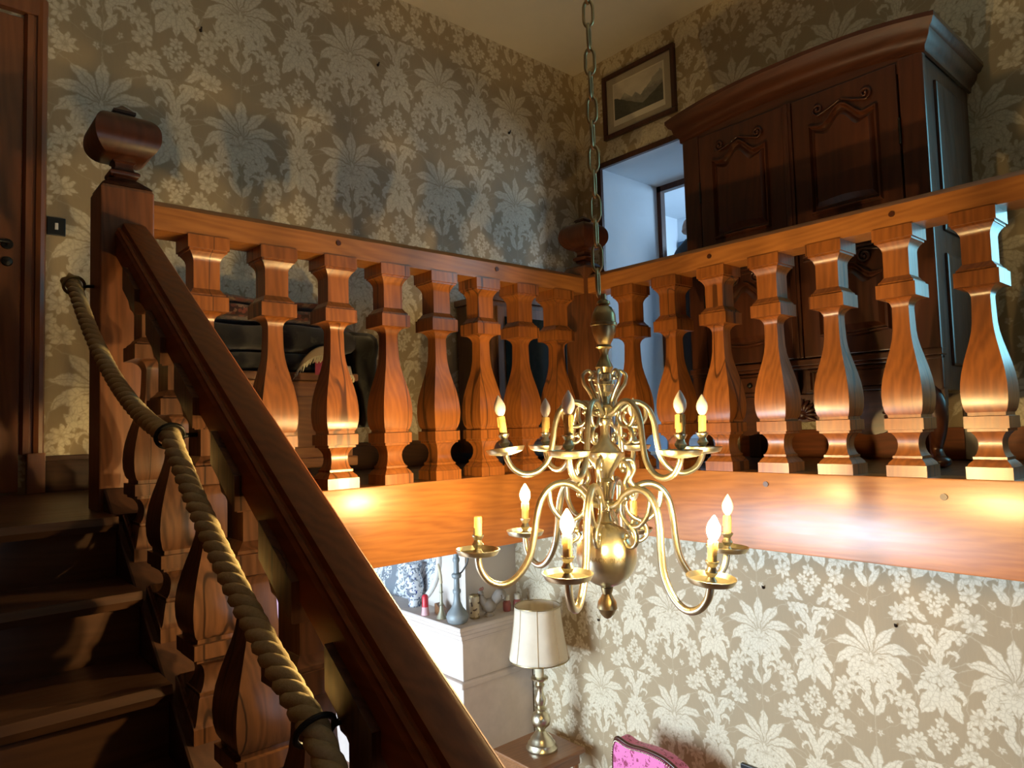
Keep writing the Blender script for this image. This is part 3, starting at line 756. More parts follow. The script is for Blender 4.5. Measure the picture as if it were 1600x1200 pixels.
for s, (y0, y1) in enumerate(((WY0+0.10, 1.470), (1.517, WY1-0.10))):
    dr = part('door', MB().box(WX-0.012, WX+0.022, y0, y1, 0.475, 1.645), M_dark_z, wd, (WX, (y0+y1)/2, 0.47), smooth=0, bevel=0.005)
    up_ = MB(); ring_panel(up_, panel_outline(y0+0.075, y1-0.075, 1.10, 1.53, 0.035), WX-0.013, WX-0.030, 0.028)
    part('upper_panel', up_, M_dark_z, dr, smooth=30)
    lo = MB(); ring_panel(lo, panel_outline(y0+0.075, y1-0.075, 0.56, 0.84, 0.03, 0.015), WX-0.013, WX-0.030, 0.026)
    part('lower_panel', lo, M_dark_z, dr, smooth=30)
    ml = MB()
    for zz, tt in ((1.045, .010), (1.025, .006), (0.925, .007), (0.905, .005)):
        ml.tube([(WX-0.013, y0+0.02, zz), (WX-0.013, y1-0.02, zz)], tt, 8)
    part('moulding', ml, M_dark_h, dr, smooth=60)
    cyy = (y0+y1)/2
    for sg in (-1, 1):
        for (dy, zz, r_, tn, dn, rd, a0_, tl_) in ((0.115, 0.955, 0.042, 1.6, -sg, 0.008, PI/2, [(0.012, 0.955), (0.05, 0.985)]),
                                                   (0.060, 0.880, 0.030, 1.5, sg, 0.007, PI/2, [(0.155, 0.905), (0.115, 0.900)]),
                                                   (0.10, 1.565, 0.026, 1.3, sg, 0.006, -PI/2, [(0.005, 1.575), (0.05, 1.555)])):
            cv = MB(); scroll(cv, cyy+sg*dy, zz, r_, tn, dn, WX-0.020, rd, a0_, tail=[(cyy+sg*p, q_) for p, q_ in tl_])
            part('scroll_carving', cv, M_dark_z, dr, smooth=60)
    cv = MB()
    for j in range(5): cv.ball((WX-0.018, cyy+(j-2)*0.009, 0.965+0.008*(2-abs(j-2))), (0.010, 0.009, 0.018), 8, 6)
    part('bud_carving', cv, M_dark_z, dr, smooth=60)
    hy = y0-0.002 if s == 0 else y1+0.002
    for hz in (0.78, 1.36): part('hinge', MB().lathe([(-.055, .003), (-.050, .006), (-.046, .0045), (0, .0055), (.046, .0045), (.050, .006), (.055, .003)], (WX-0.014, hy, hz), 10), M_iron, dr)
part('centre_stile', MB().box(WX-0.018, WX+0.01, 1.472, 1.515, 0.475, 1.645).box(WX-0.024, WX+0.01, 1.485, 1.502, 0.475, 1.645), M_dark_z, wd, smooth=0, bevel=0.004)
# drawer zone and apron
part('bottom_rail', MB().box(WX-0.020, WX+0.03, WY0-0.005, WY1+0.005, 0.440, 0.468).box(WX-0.012, WX+0.03, WY0, WY1, 0.425, 0.440), M_dark_h, wd, smooth=0, bevel=0.004)
for y0, y1 in ((WY0+0.10, 1.475), (1.51, WY1-0.10)):
    dw = part('drawer', MB().box(WX-0.008, WX+0.02, y0, y1, 0.315, 0.420), M_dark_h, wd, (WX, (y0+y1)/2, 0.36), smooth=0, bevel=0.004)
    pn = MB(); ring_panel(pn, [(y0+0.02, 0.330), (y1-0.02, 0.330), (y1-0.02, 0.408), (y0+0.02, 0.408)], WX-0.009, WX-0.018, 0.016)
    part('drawer_panel', pn, M_dark_h, dw, smooth=25)
    part('knob', MB().lathe([(-.034, .004), (-.032, .011), (-.024, .013), (-.018, .007), (-.008, .009)], (WX, (y0+y1)/2, 0.368), 12, 'x'), M_iron, dw)
ap = [(WY0, 0.312), (WY1, 0.312)]
for i in range(31):
    t = i/30; y = WY1+(WY0-WY1)*t
    ap.append((y, 0.185+0.055*math.cos(4*PI*t)-0.05*math.exp(-((t-0.5)/0.08)**2)))
apn = part('apron', MB().prism(ap, 'x', WX-0.006, WX+0.03), M_dark_h, wd, smooth=30)
for cy_, rr in ((1.10, .050), (1.49, .062), (1.88, .050)):
    sh = MB()
    for i in range(11):
        a = -0.15*PI+1.3*PI*i/10
        sh.tube([(WX-0.012, cy_, 0.225), (WX-0.026, cy_+rr*0.6*math.cos(a), 0.225+rr*0.6*math.sin(a)), (WX-0.012, cy_+rr*math.cos(a), 0.225+rr*math.sin(a))], [.004, .010, .007], 7)
    sh.ball((WX-0.014, cy_, 0.222), (.02, .022, .022), 10, 7)
    part('shell_carving', sh, M_dark_z, apn, smooth=60)
for yy in (WY0+0.05, WY1-0.05):
    sg = -1 if yy < 1.5 else 1
    P = spline([(WX+0.04, yy-sg*0.03, 0.33), (WX+0.0, yy+sg*0.01, 0.24), (WX+0.01, yy+sg*0.012, 0.15), (WX+0.035, yy-sg*0.005, 0.07), (WX+0.0, yy+sg*0.02, 0.026)], 5)
    part('leg', MB().tube(P, [0.058-0.034*min(1, i/14) for i in range(len(P))], 10).ball((WX-0.005, yy+sg*0.022, 0.024), (.036, .036, .024)), M_dark_z, wd, smooth=60)
    part('leg', MB().box(XB-0.12, XB-0.05, yy-0.035, yy+0.035, 0, 0.31), M_dark_z, wd, smooth=0, bevel=0.006)

# ------------------------------------------------------------------ framed engraving above the doorway
fp = thing('framed_print', 'framed grey mountain landscape print hanging above the doorway', 'picture', (XB, 2.79, 2.15))
py0, py1, pz0, pz1 = 2.49, 3.085, 2.148, 2.592
def frame_bars(y0, y1, z0, z1, t, x0, x1):
    return [MB().box(x0, x1, y0, y1, z1-t, z1), MB().box(x0, x1, y0, y1, z0, z0+t), MB().box(x0, x1, y0, y0+t, z0+t, z1-t), MB().box(x0, x1, y1-t, y1, z0+t, z1-t)]
for b_ in frame_bars(py0, py1, pz0, pz1, 0.030, XB-0.030, XB-0.002): part('frame_bar', b_, M_dark_z, fp, smooth=0, bevel=0.005)
M_mat = plain('beige_mount', (0.42, 0.36, 0.27), 0.9)
M_cream = plain('cream_paper', (0.72, 0.66, 0.54), 0.9, 0, 0.04)
part('mount', MB().box(XB-0.012, XB-0.004, py0+0.03, py1-0.03, pz0+0.03, pz1-0.03), M_mat, fp, smooth=0)
iy0, iy1, iz0, iz1 = py0+0.085, py1-0.085, pz0+0.075, pz1-0.075
part('print_sheet', MB().box(XB-0.0135, XB-0.012, iy0, iy1, iz0, iz1), M_cream, fp, smooth=0)
def mountain_mat():
    m, nt, b = new_mat('mountain_print')
    tc = nt.nodes.new('ShaderNodeTexCoord'); sp = nt.nodes.new('ShaderNodeSeparateXYZ'); nt.links.new(tc.outputs['Generated'], sp.inputs[0])
    u = 1.0-E(sp.outputs[1]); v = E(sp.outputs[2])
    cb = nt.nodes.new('ShaderNodeCombineXYZ'); nt.links.new(u.v, cb.inputs[0]); nt.links.new(v.v, cb.inputs[1])
    n = noise(nt, cb.outputs[0], 9, 5, 0.65); nb = noise(nt, cb.outputs[0], 3, 3, 0.5)
    def tri(c, h, w_): return h-eabs(u-c)*(h/w_)
    ridge1 = emax(emax(tri(0.95, 0.86, 0.75), tri(0.22, 0.66, 0.45)), tri(0.45, 0.55, 0.35))+(n-0.5)*0.22
    ridge2 = emax(tri(0.02, 0.62, 0.75), tri(1.1, 0.55, 0.7))+(n-0.5)*0.12
    m1 = step(ridge1-v, 0.02); m2 = step(ridge2-v, 0.02); snow = step(v+(n-0.5)*0.3-0.52, 0.12)
    sky = mix(nt, nb, (0.46, 0.40, 0.31), (0.80, 0.73, 0.61))
    rock = mix(nt, n, (0.12, 0.115, 0.10), (0.36, 0.34, 0.29))
    rock = mix(nt, snow*0.55, rock, (0.5, 0.46, 0.38))
    c = mix(nt, m1, sky, rock); c = mix(nt, m2, c, mix(nt, n, (0.05, 0.05, 0.04), (0.13, 0.125, 0.10)))
    setc(nt, b, c, 0.8); return m
part('print', MB().box(XB-0.0150, XB-0.0135, iy0+0.012, iy1-0.012, iz0+0.040, iz1-0.010), mountain_mat(), fp, (XB, 2.79, 2.37), smooth=0)

# ------------------------------------------------------------------ left door, switch
d1 = struct('door_1', MB().box(-0.42, 0.36, YA-0.010, YA+0.03, 0.01, 1.93), M_door, (0.0, YA, 0), 'reddish wooden door at the left edge', 0)
for z0, z1 in ((0.18, 0.78), (1.02, 1.80)):
    p_ = MB(); 
    p_.box(-0.30, 0.24, YA-0.022, YA-0.009, z0, z1)
    part('door_panel', p_, M_door, d1, smooth=0, bevel=0.010)
da = struct('trim_5', MB().prism([(0.362, YA-0.012), (0.372, YA-0.030), (0.392, YA-0.030), (0.394, YA-0.024), (0.404, YA-0.024), (0.406, YA-0.038), (0.422, YA-0.044), (0.436, YA-0.040), (0.442, YA-0.028), (0.442, YA), (0.362, YA)], 'z', 0.155, 2.02), M_door, (0.40, YA, 0), 'moulded reddish architrave of the left door', 25)
part('plinth_block', MB().box(0.385, 0.446, YA-0.050, YA, 0, 0.158), M_door, da, smooth=0, bevel=0.003)
part('lintel', MB().box(-0.50, 0.442, YA-0.040, YA, 1.945, 2.02), M_door, da, smooth=0, bevel=0.008)
esc = part('keyhole_plate', MB().lathe([(-.016, .006), (-.012, .017), (-.006, .020), (0, .020)], (0.315, YA-0.008, 0.919), 14, 'y'), M_iron, d1, (0.315, YA, 0.919))
part('door_handle', MB().lathe([(-.010, .020), (0, .022)], (0.315, YA-0.008, 0.989), 14, 'y').tube([(0.315, YA-0.012, 0.989), (0.315, YA-0.045, 0.989), (0.295, YA-0.052, 0.990), (0.225, YA-0.050, 0.988)], .008, 8), M_iron, d1, (0.315, YA, 0.989))
sw = thing('light_switch', 'square black light switch with white rocker beside the left door', 'light switch', (0.480, YA, 1.087))
part('plate', MB().box(0.447, 0.513, YA-0.010, YA, 1.050, 1.125), M_black, sw, smooth=0, bevel=0.003)
part('rocker', MB().box(0.474, 0.486, YA-0.016, YA-0.009, 1.073, 1.101), M_white, sw, smooth=0, bevel=0.002)

# ------------------------------------------------------------------ chest with textiles on the landing
cxx = thing('chest', 'low brown wooden chest with iron drop handle on the left landing', 'chest', (1.28, 3.13, 0))
X0, X1, Yf, Yb = 0.93, 1.60, 2.95, 3.34
part('body', MB().box(X0, X1, Yf, Yb, 0.05, 0.44), M_chest, cxx, smooth=0, bevel=0.008)
part('lid', MB().box(X0-0.02, X1+0.02, Yf-0.025, Yb, 0.44, 0.475), M_chest, cxx, smooth=0, bevel=0.008)
part('front_panel', MB().box(X0+0.06, X1-0.06, Yf-0.014, Yf, 0.14, 0.37), M_chest, cxx, smooth=0, bevel=0.010)
for x in (X0+0.03, X1-0.09): part('foot', MB().sqlathe([(0, .03), (.05, .034)], (x+0.03, Yf+0.04, 0)), M_chest, cxx, smooth=0)
part('base_moulding', MB().box(X0-0.015, X1+0.015, Yf-0.02, Yb, 0.05, 0.095), M_chest, cxx, smooth=0, bevel=0.008)
hd = part('handle', MB().tube(spline([(1.40, Yf-0.018, 0.275), (1.41, Yf-0.03, 0.245), (1.435, Yf-0.034, 0.235), (1.46, Yf-0.03, 0.245), (1.47, Yf-0.018, 0.275)], 5), .005, 7).lathe([(-.022, .006), (-.018, .014), (-.014, .014)], (1.435, Yf, 0.275), 10, 'y').tube([(1.395, Yf-0.016, 0.278), (1.475, Yf-0.016, 0.278)], .006, 7), M_iron, cxx)
def cloth_mat(name, c0, c1, c2, sc=30):
    m, nt, b = new_mat(name); v = coords(nt, 'Object')
    vo = N(nt, 'ShaderNodeTexVoronoi', i_Scale=float(sc)); nt.links.new(v, vo.inputs['Vector'])
    n = noise(nt, v, sc*0.6, 3, 0.6)
    c = mix(nt, step(E(vo.outputs['Distance'])-0.42, 0.1), c0, c1); c = mix(nt, step(n-0.6, 0.05), c, c2)
    setc(nt, b, c, 0.95); b.inputs['Sheen Weight'].default_value = 0.3
    bump(nt, b, noise(nt, v, 260, 2), 0.3, 0.002); return m
M_rug = cloth_mat('dark_patterned_rug', (0.035, 0.018, 0.016), (0.10, 0.025, 0.02), (0.17, 0.11, 0.075), 40)
M_rug2 = cloth_mat('red_patterned_rug', (0.16, 0.045, 0.035), (0.05, 0.02, 0.02), (0.25, 0.14, 0.10), 45)
M_blackcl = cloth_mat('black_embroidered_cloth', (0.016, 0.015, 0.017), (0.022, 0.020, 0.020), (0.05, 0.045, 0.036), 18)
M_grey = cloth_mat('dark_grey_blanket', (0.035, 0.033, 0.032), (0.055, 0.05, 0.046), (0.03, 0.03, 0.03), 20)
M_beige = plain('beige_cloth', (0.50, 0.38, 0.24), 0.95)
M_fringe = plain('cream_fringe', (0.68, 0.60, 0.42), 0.95)
M_pinkc = plain('dark_pink_cloth', (0.42, 0.07, 0.13), 0.9)
def fold(x0, x1, y0, y1, z0, z1, wob=0.01, seed=0, nx=14):
    rnd = random.Random(seed)
    ph = [rnd.uniform(0, 6.28) for _ in range(6)]
    mb = MB(); cs = []; h = z1-z0; M_ = 12
    for i in range(nx+1):
        t = i/nx; x = x0+(x1-x0)*t
        e = min(1, math.sqrt(max(0.0, 1-(2*abs(t-0.5))**8))+0.35)
        for j in range(M_):
            a = 2*PI*j/M_
            sy = math.copysign(abs(math.cos(a))**0.45, math.cos(a)); sz = math.copysign(abs(math.sin(a))**0.6, math.sin(a))
            yy = (y0+y1)/2+(y1-y0)/2*sy*e
            zz = (z0+z1)/2+h/2*sz*e + (wob*math.sin(t*7+ph[0]+a) + wob*0.6*math.sin(t*13+ph[1]))*(1 if sz > 0 else 0.25)
            cs.append((x, yy, zz))
    fs = [(i*M_+j, i*M_+(j+1) % M_, (i+1)*M_+(j+1) % M_, (i+1)*M_+j) for i in range(nx) for j in range(M_)]
    fs += [tuple(range(M_)), tuple(nx*M_+j for j in range(M_))]
    return mb.add(cs, fs)
single('folded_rug', fold(0.92, 1.50, 2.97, 3.33, 0.478, 0.568, 0.004, 3), M_blackcl, 'dark folded cloth lowest in the pile on the chest', 'textile', (1.2, 3.15, 0.478), group='folded textiles piled on the chest', smooth=60)
single('folded_blanket', fold(0.88, 1.675, 2.94, 3.33, 0.575, 0.690, 0.007, 4), M_blackcl, 'black folded blanket in the middle of the pile on the chest', 'textile', (1.2, 3.15, 0.58), group='folded textiles piled on the chest', smooth=60)
single('folded_rug', fold(0.90, 1.55, 2.93, 3.32, 0.705, 0.760, 0.005, 5), M_rug2, 'reddish patterned folded rug near the top of the pile on the chest', 'textile', (1.2, 3.15, 0.668), group='folded textiles piled on the chest', smooth=60)
single('folded_blanket', fold(0.92, 1.60, 2.96, 3.32, 0.772, 0.800, 0.005, 6), M_rug, 'thin dark folded rug topping the pile on the chest', 'textile', (1.2, 3.15, 0.738), group='folded textiles piled on the chest', smooth=60)
# draped black cloth over the right end of the chest
dc = MB()
def drape(u, v):
    y = 2.93+0.38*u
    s = v*0.62
    if s < 0.12: p = (1.60+s*0.9, y, 0.655+0.012*math.sin(u*9))
    else:
        k = s-0.12; p = (1.708+0.018*math.sin(u*11+k*8)-k*0.02*(1 if k > 0.2 else 0)+0.02*math.sin(min(k*12, PI))-0.03*min(1, max(0, 0.12-abs(k-0.16))*12), y+0.01*math.sin(k*14), 0.655-k*0.86)
    return p
dc.grid(drape, 12, 18)
dco = single('draped_cloth', dc, M_blackcl, 'black embroidered cloth hanging down over the right end of the chest', 'textile', (1.70, 3.12, 0.25), smooth=60)
so = dco.modifiers.new('thickness', 'SOLIDIFY'); so.thickness = 0.012; so.offset = 1
# fringed cloth hanging over the front edge
fc = thing('fringed_cloth', 'beige cloth with cream fringe and pink lining hanging over the chest front', 'textile', (1.42, 2.92, 0.50))
fcx = lambda t: 1.33+0.25*t
fcz = lambda t: 0.475+0.085*math.sin(PI*min(1, t*1.12))**0.8
m_ = MB().grid(lambda u, v: (fcx(u)-0.03*v*(1-u), 2.925-0.016*math.sin(PI*u)-0.018*v, fcz(u)+0.035*(1-v)-0.012*v), 14, 4)
c_ = part('cloth', m_, M_beige, fc, smooth=60)
c_.modifiers.new('thickness', 'SOLIDIFY').thickness = 0.006
pk = MB().grid(lambda u, v: (1.40+0.15*u, 2.920, fcz((1.40+0.15*u-1.33)/0.25)-0.02-(fcz((1.40+0.15*u-1.33)/0.25)-0.04-0.445)*v), 8, 3)
pk_ = part('lining', pk, M_pinkc, fc, smooth=60); pk_.modifiers.new('thickness', 'SOLIDIFY').thickness = 0.004
frn = MB()
for i in range(60):
    t = i/59; x = fcx(t)-0.03*(1-t); z = fcz(t)-0.010
    a = random.uniform(-0.5, 0.5); L = random.uniform(0.022, 0.036)
    frn.tube([(x, 2.906-0.016*math.sin(PI*t), z), (x+0.010*a, 2.900, z-L*0.5), (x+0.02*a-0.006, 2.902, z-L)], [.0028, .0028, .0016], 5)
fo = part('fringe', frn, M_fringe, fc, smooth=60); fo['kind'] = 'stuff'

# low glazed cabinet in the corner of the left landing
lc = thing('corner_cabinet', 'low wooden cabinet with dark glass doors in the gallery corner', 'cabinet', (3.05, 3.2, 0))
M_dglass = plain('dark_green_glass', (0.012, 0.022, 0.020), 0.12, 0, 0.1, 5, 0.5)
M_cabw = wood('brown_cabinet_wood', (0.10, 0.045, 0.020), (0.24, 0.11, 0.05), 'z', 0.4)
part('body', MB().box(2.52, 3.56, 3.03, 3.345, 0.06, 0.93), M_cabw, lc, smooth=0, bevel=0.006)
tp = []
for i in range(21):
    t = i/20; tp.append((2.50+1.08*t, 0.965+0.05*math.sin(PI*t)**0.7))
part('top', MB().prism(tp+[(3.58, 0.93), (2.50, 0.93)], 'y', 3.01, 3.345), M_cabw, lc, smooth=30)
for x0, x1 in ((2.56, 3.03), (3.05, 3.52)):
    dd = part('door', MB().box(x0, x1, 3.016, 3.03, 0.12, 0.90), M_cabw, lc, smooth=0, bevel=0.004)
    part('pane', MB().box(x0+0.055, x1-0.055, 3.012, 3.020, 0.20, 0.84), M_dglass, dd, smooth=0)
for x in (2.56, 3.48): part('foot', MB().sqlathe([(0, .03), (.03, .036), (.062, .03)], (x+0.01, 3.08, 0)), M_cabw, lc, smooth=40)

# nails left in the wall coverings
def nail(p, nrm, lab):
    a = Vector(p); n_ = Vector(nrm)
    t = [a, a+n_*0.014, a+n_*0.018+Vector((0, 0, 0.012))]
    mb = MB().tube(t, [.004, .004, .0035], 7)
    mb.ball(tuple(a+n_*0.004), .008, 8, 6)
    single('wall_hook', mb, M_nail, lab, 'hook', p, group='old picture hooks in the damask walls')
nail((1.054, YA, 2.134), (0, -1, 0), 'small rusty hook high on the left damask wall, nearest the door')
nail((2.019, YA, 2.281), (0, -1, 0), 'small rusty hook high on the left damask wall, middle of three')
nail((3.004, YA, 2.142), (0, -1, 0), 'small rusty hook high on the left damask wall, nearest the corner')
nail((XB, 2.07, -0.73), (-1, 0, 0), 'bent black hook on the lower wall right of the chandelier')
nail((XB, 1.385, -0.808), (-1, 0, 0), 'small nail on the lower wall at the right side')
nail((XB, 3.31, -1.138), (-1, 0, 0), 'small nail on the lower wall below the chandelier ball')

# ------------------------------------------------------------------ things seen in the room beyond the doorway
M_tan = plain('tan_felt', (0.30, 0.19, 0.14), 0.9)
M_coat = plain('black_wool', (0.014, 0.014, 0.018), 0.9, 0, 0.3, 20)
HX, HY = 4.62, 3.03
cs_ = thing('coat_stand', 'slim dark coat stand just beyond the doorway', 'coat stand', (HX+0.06, HY, 0))
part('pole', MB().lathe([(0, .02), (1.60, .016), (1.66, .012)], (HX+0.06, HY, 0), 12), M_dark_z, cs_)
part('base', MB().lathe([(0, .17), (.02, .165), (.04, .05), (.06, .02)], (HX+0.06, HY, 0), 20), M_dark_z, cs_)
ctm = MB()
NR, NCc = 22, 28; vs = []
for i in range(NR+1):
    t = i/NR; zc = 1.60-1.15*t
    sw = 0.055+0.165*min(1, t/0.12)**0.6+0.04*t; sd = 0.035+0.055*min(1, t/0.12)**0.6+0.02*t
    for j in range(NCc):
        a_ = 2*PI*j/NCc; f_ = 1+0.06*t*math.sin(7*a_+2)+0.03*math.sin(3*a_+6*t)
        vs.append((HX-0.075+sd*f_*math.cos(a_), HY+sw*f_*math.sin(a_), zc-0.10*min(1, t/0.1)*abs(math.sin(a_))**2*0.6))
ctm.add(vs, [(i*NCc+j, i*NCc+(j+1) % NCc, (i+1)*NCc+(j+1) % NCc, (i+1)*NCc+j) for i in range(NR) for j in range(NCc)]+[tuple(range(NCc)), tuple(NR*NCc+j for j in range(NCc))])
single('hanging_coat', ctm, M_coat, 'black coat hanging beyond the doorway, next to the wardrobe', 'coat', (HX-0.075, HY, 0.40), smooth=60)
hat = MB().lathe([(0, .105), (.012, .112), (.02, .108), (.05, .105), (.085, .092), (.112, .066), (.126, .03), (.129, .004)], (HX-0.01, HY-0.0, 1.665), 24)
single('felt_hat', hat, M_tan, 'rounded tan hat above the black coat beyond the doorway', 'hat', (HX-0.01, HY, 1.665), smooth=60)
pf = thing('small_picture', 'small dark blue framed picture seen through the doorway', 'picture', (7.18, 4.75, 2.0))
M_bluef = plain('dark_blue_frame', (0.04, 0.09, 0.15), 0.5)
part('frame', MB().box(7.16, 7.198, 4.55, 5.0-0.02, 2.02, 2.40), M_bluef, pf, smooth=0, bevel=0.01)
part('print', MB().box(7.152, 7.162, 4.60, 4.93, 2.07, 2.35), plain('pale_print', (0.6, 0.66, 0.7), 0.8), pf, smooth=0)

# ------------------------------------------------------------------ lower room: fireplace
BY, BX = 4.167, 3.157
fpl = thing('fireplace', 'pale stone fireplace with deep mantel shelf in the lower room', 'fireplace', (3.35, 5.1, ZL))
part('chimney_breast', MB().box(BX, XB, BY, 6.0, -1.17, -0.285), M_lowplaster, fpl, smooth=0)
FX, FY = 2.925, 3.935      # front and side edge of the shelf
MP = [(0.006, -1.170), (0.0, -1.178), (0.0, -1.195), (0.012, -1.205), (0.020, -1.228), (0.042, -1.243), (0.050, -1.272), (0.065, -1.282), (0.07, -1.30)]
mf = MB(); vs = []
for (o_, z) in MP: vs += [(XB-0.01, FY+o_, z), (FX+o_, FY+o_, z), (FX+o_, 6.05, z)]
mf.add(vs, [(3*i+k, 3*i+k+1, 3*i+k+4, 3*i+k+3) for i in range(len(MP)-1) for k in range(2)])
mf.add([(XB-0.01, FY+0.006, -1.170), (FX+0.006, FY+0.006, -1.170), (FX+0.006, 6.05, -1.170), (XB-0.01, 6.05, -1.170)], [(0, 1, 2, 3)])
part('mantel_shelf', mf, M_stone, fpl, smooth=30)
part('frieze', MB().box(FX+0.07, XB-0.01, FY+0.07, 6.0, -1.56, -1.295), M_stone, fpl, smooth=0, bevel=0.006)
part('moulding', MB().box(FX+0.035, XB-0.01, FY+0.04, 6.0, -1.605, -1.56), M_stone, fpl, smooth=0, bevel=0.012)
part('jamb', MB().box(FX+0.06, XB-0.01, FY+0.06, 4.45, ZL, -1.605), M_stone, fpl, smooth=0, bevel=0.006)
part('jamb', MB().box(FX+0.06, XB-0.01, 5.62, 6.0, ZL, -1.605), M_stone, fpl, smooth=0, bevel=0.006)
part('firebox', MB().box(XB-0.12, XB-0.02, 4.45, 5.62, ZL, -1.605), M_black, fpl, smooth=0)
# oval mirror / medallion over the mantel
mi = thing('oval_mirror', 'oval pale medallion with grey leaf ornament over the mantel', 'mirror', (BX, 5.06, -1.18))
def ornament_mat():
    m, nt, b = new_mat('etched_grey_leaf'); v = coords(nt, 'Object')
    n = noise(nt, v, 9, 3, 0.6, 1.5)
    ln = step(0.045-eabs(n-0.52), 0.02)
    n2 = noise(nt, v, 4, 2, 0.5)
    c = mix(nt, clamp01(ln+step(n2-0.62, 0.03)), (0.70, 0.75, 0.80), (0.20, 0.24, 0.28))
    setc(nt, b, c, 0.25); return m
el = [(5.06+0.56*math.cos(2*PI*i/40), -0.78+0.43*math.sin(2*PI*i/40)) for i in range(40)]
part('glass', MB().prism(el, 'x', BX-0.012, BX-0.002), ornament_mat(), mi, (BX, 5.06, -0.78), smooth=30)
part('frame', MB().tube([(BX-0.014, 5.06+0.58*math.cos(2*PI*i/48), -0.78+0.445*math.sin(2*PI*i/48)) for i in range(48)], 0.022, 10, True), M_white, mi, smooth=60)
# things on the mantel shelf
ZM = -1.170
def vase_mat():
    m, nt, b = new_mat('blue_white_faience'); v = coords(nt, 'Object')
    n = noise(nt, v, 26, 2, 0.5, 1.0); vo = N(nt, 'ShaderNodeTexVoronoi', i_Scale=34.0); nt.links.new(v, vo.inputs['Vector'])
    c = mix(nt, step(n-0.53, 0.03), (0.66, 0.70, 0.74), (0.16, 0.19, 0.24)); c = mix(nt, step(0.22-E(vo.outputs['Distance']), 0.03), c, (0.03, 0.06, 0.25))
    setc(nt, b, c, 0.2); return m
single('faience_vase', MB().lathe([(0, .045), (.015, .05), (.03, .04), (.08, .060), (.15, .075), (.21, .068), (.25, .05), (.28, .045), (.31, .062), (.33, .066)], (3.06, 4.70, ZM), 24), vase_mat(), 'grey and blue patterned vase behind the handrail edge on the mantel', 'vase', (3.06, 4.70, ZM), smooth=60)
M_red = plain('red_wax', (0.62, 0.03, 0.05), 0.35); M_pinkb = plain('pale_pink_base', (0.72, 0.42, 0.45), 0.5)
rc = thing('red_candle', 'short red candle in a pale pink holder on the mantel', 'candle', (2.97, 4.42, ZM))
part('holder', MB().lathe([(0, .030), (.01, .030), (.035, .026), (.06, .026)], (2.97, 4.42, ZM), 16), M_pinkb, rc)
part('candle', MB().lathe([(.06, .024), (.135, .024), (.142, .020), (.15, .014)], (2.97, 4.42, ZM), 16), M_red, rc)
single('wooden_wedge', MB().prism([(4.28, ZM), (4.40, ZM), (4.40, ZM+0.075), (4.385, ZM+0.08)], 'x', 3.04, 3.10), M_chest, 'small brown wooden wedge beside the red candle', 'wood block', (3.07, 4.34, ZM), smooth=0)
M_verd = plain('greenish_bronze', (0.36, 0.35, 0.26), 0.5, 0.5)
tc_ = thing('thin_candlestick', 'thin bent candle on a little conical holder, left of the ewer', 'candlestick', (3.00, 4.255, ZM))
part('base', MB().lathe([(0, .040), (.01, .036), (.05, .018), (.09, .012), (.10, .018), (.115, .012), (.18, .010), (.185, .016), (.20, .011), (.26, .010)], (3.00, 4.255, ZM), 14), M_verd, tc_)
part('candle', MB().tube(spline([(3.00, 4.255, ZM+.25), (2.998, 4.26, ZM+.32), (2.99, 4.275, ZM+.39)], 5), [.013, .013, .012, .012, .012, .011, .011, .010, .010, .009, .009], 9), M_fringe, tc_)
M_pew = plain('blue_grey_pewter', (0.26, 0.30, 0.32), 0.55, 0.3)
ew = thing('pewter_ewer', 'tall slender blue-grey ewer with curved handle on the mantel corner', 'ewer', (3.005, 4.070, ZM))
part('body', MB().lathe([(0, .05), (.012, .070), (.045, .080), (.075, .070), (.11, .042), (.15, .026), (.20, .022), (.215, .029), (.232, .029), (.24, .021), (.31, .019), (.318, .031), (.335, .036), (.345, .032), (.352, .019), (.42, .018), (.435, .025), (.452, .025), (.46, .019), (.51, .018), (.528, .034), (.540, .042), (.548, .040)], (3.005, 4.070, ZM), 20), M_pew, ew, smooth=50)
part('handle', MB().tube(spline([(3.030, 4.050, ZM+.57), (3.050, 4.030, ZM+.585), (3.040, 4.045, ZM+.55), (3.065, 4.020, ZM+.48), (3.065, 4.020, ZM+.42), (3.040, 4.045, ZM+.36), (3.025, 4.055, ZM+.345)], 5), .006, 7), M_iron, ew)
def canister_mat():
    m, nt, b = new_mat('printed_cream_tin'); v = coords(nt, 'Object'); n = noise(nt, v, 30, 2, 0.5)
    setc(nt, b, mix(nt, step(n-0.60, 0.02), (0.72, 0.60, 0.40), (0.13, 0.08, 0.05)), 0.5); return m
cn = thing('cream_canister', 'cream cylindrical canister with dark printed marks on the mantel', 'canister', (3.170, 4.085, ZM))
part('body', MB().lathe([(.006, .034), (.012, .037), (.15, .037), (.155, .034)], (3.170, 4.085, ZM), 20), canister_mat(), cn)
part('base', MB().lathe([(0, .038), (.012, .038)], (3.170, 4.085, ZM), 20), M_brass_dull, cn)
part('lid', MB().lathe([(.155, .036), (.165, .034), (.17, .02), (.172, .004)], (3.170, 4.085, ZM), 20), M_brass_dull, cn)
M_clay = plain('grey_clay', (0.34, 0.30, 0.26), 0.85); M_comb = plain('red_clay', (0.42, 0.20, 0.16), 0.8)
ro = thing('rooster_figurine', 'grey clay rooster figurine with reddish comb on the mantel', 'figurine', (3.280, 4.050, ZM))
part('body', MB().lathe([(0, .034), (.012, .038), (.025, .026), (.03, .03)], (3.280, 4.050, ZM), 14).ball((3.280, 4.050, ZM+.075), (.062, .048, .052)).tube(spline([(3.250, 4.060, ZM+.09), (3.225, 4.070, ZM+.13), (3.225, 4.070, ZM+.155)], 4), [.036, .034, .032, .030, .027, .025, .024, .023, .022], 10).ball((3.222, 4.072, ZM+.168), .022), M_clay, ro, smooth=60)
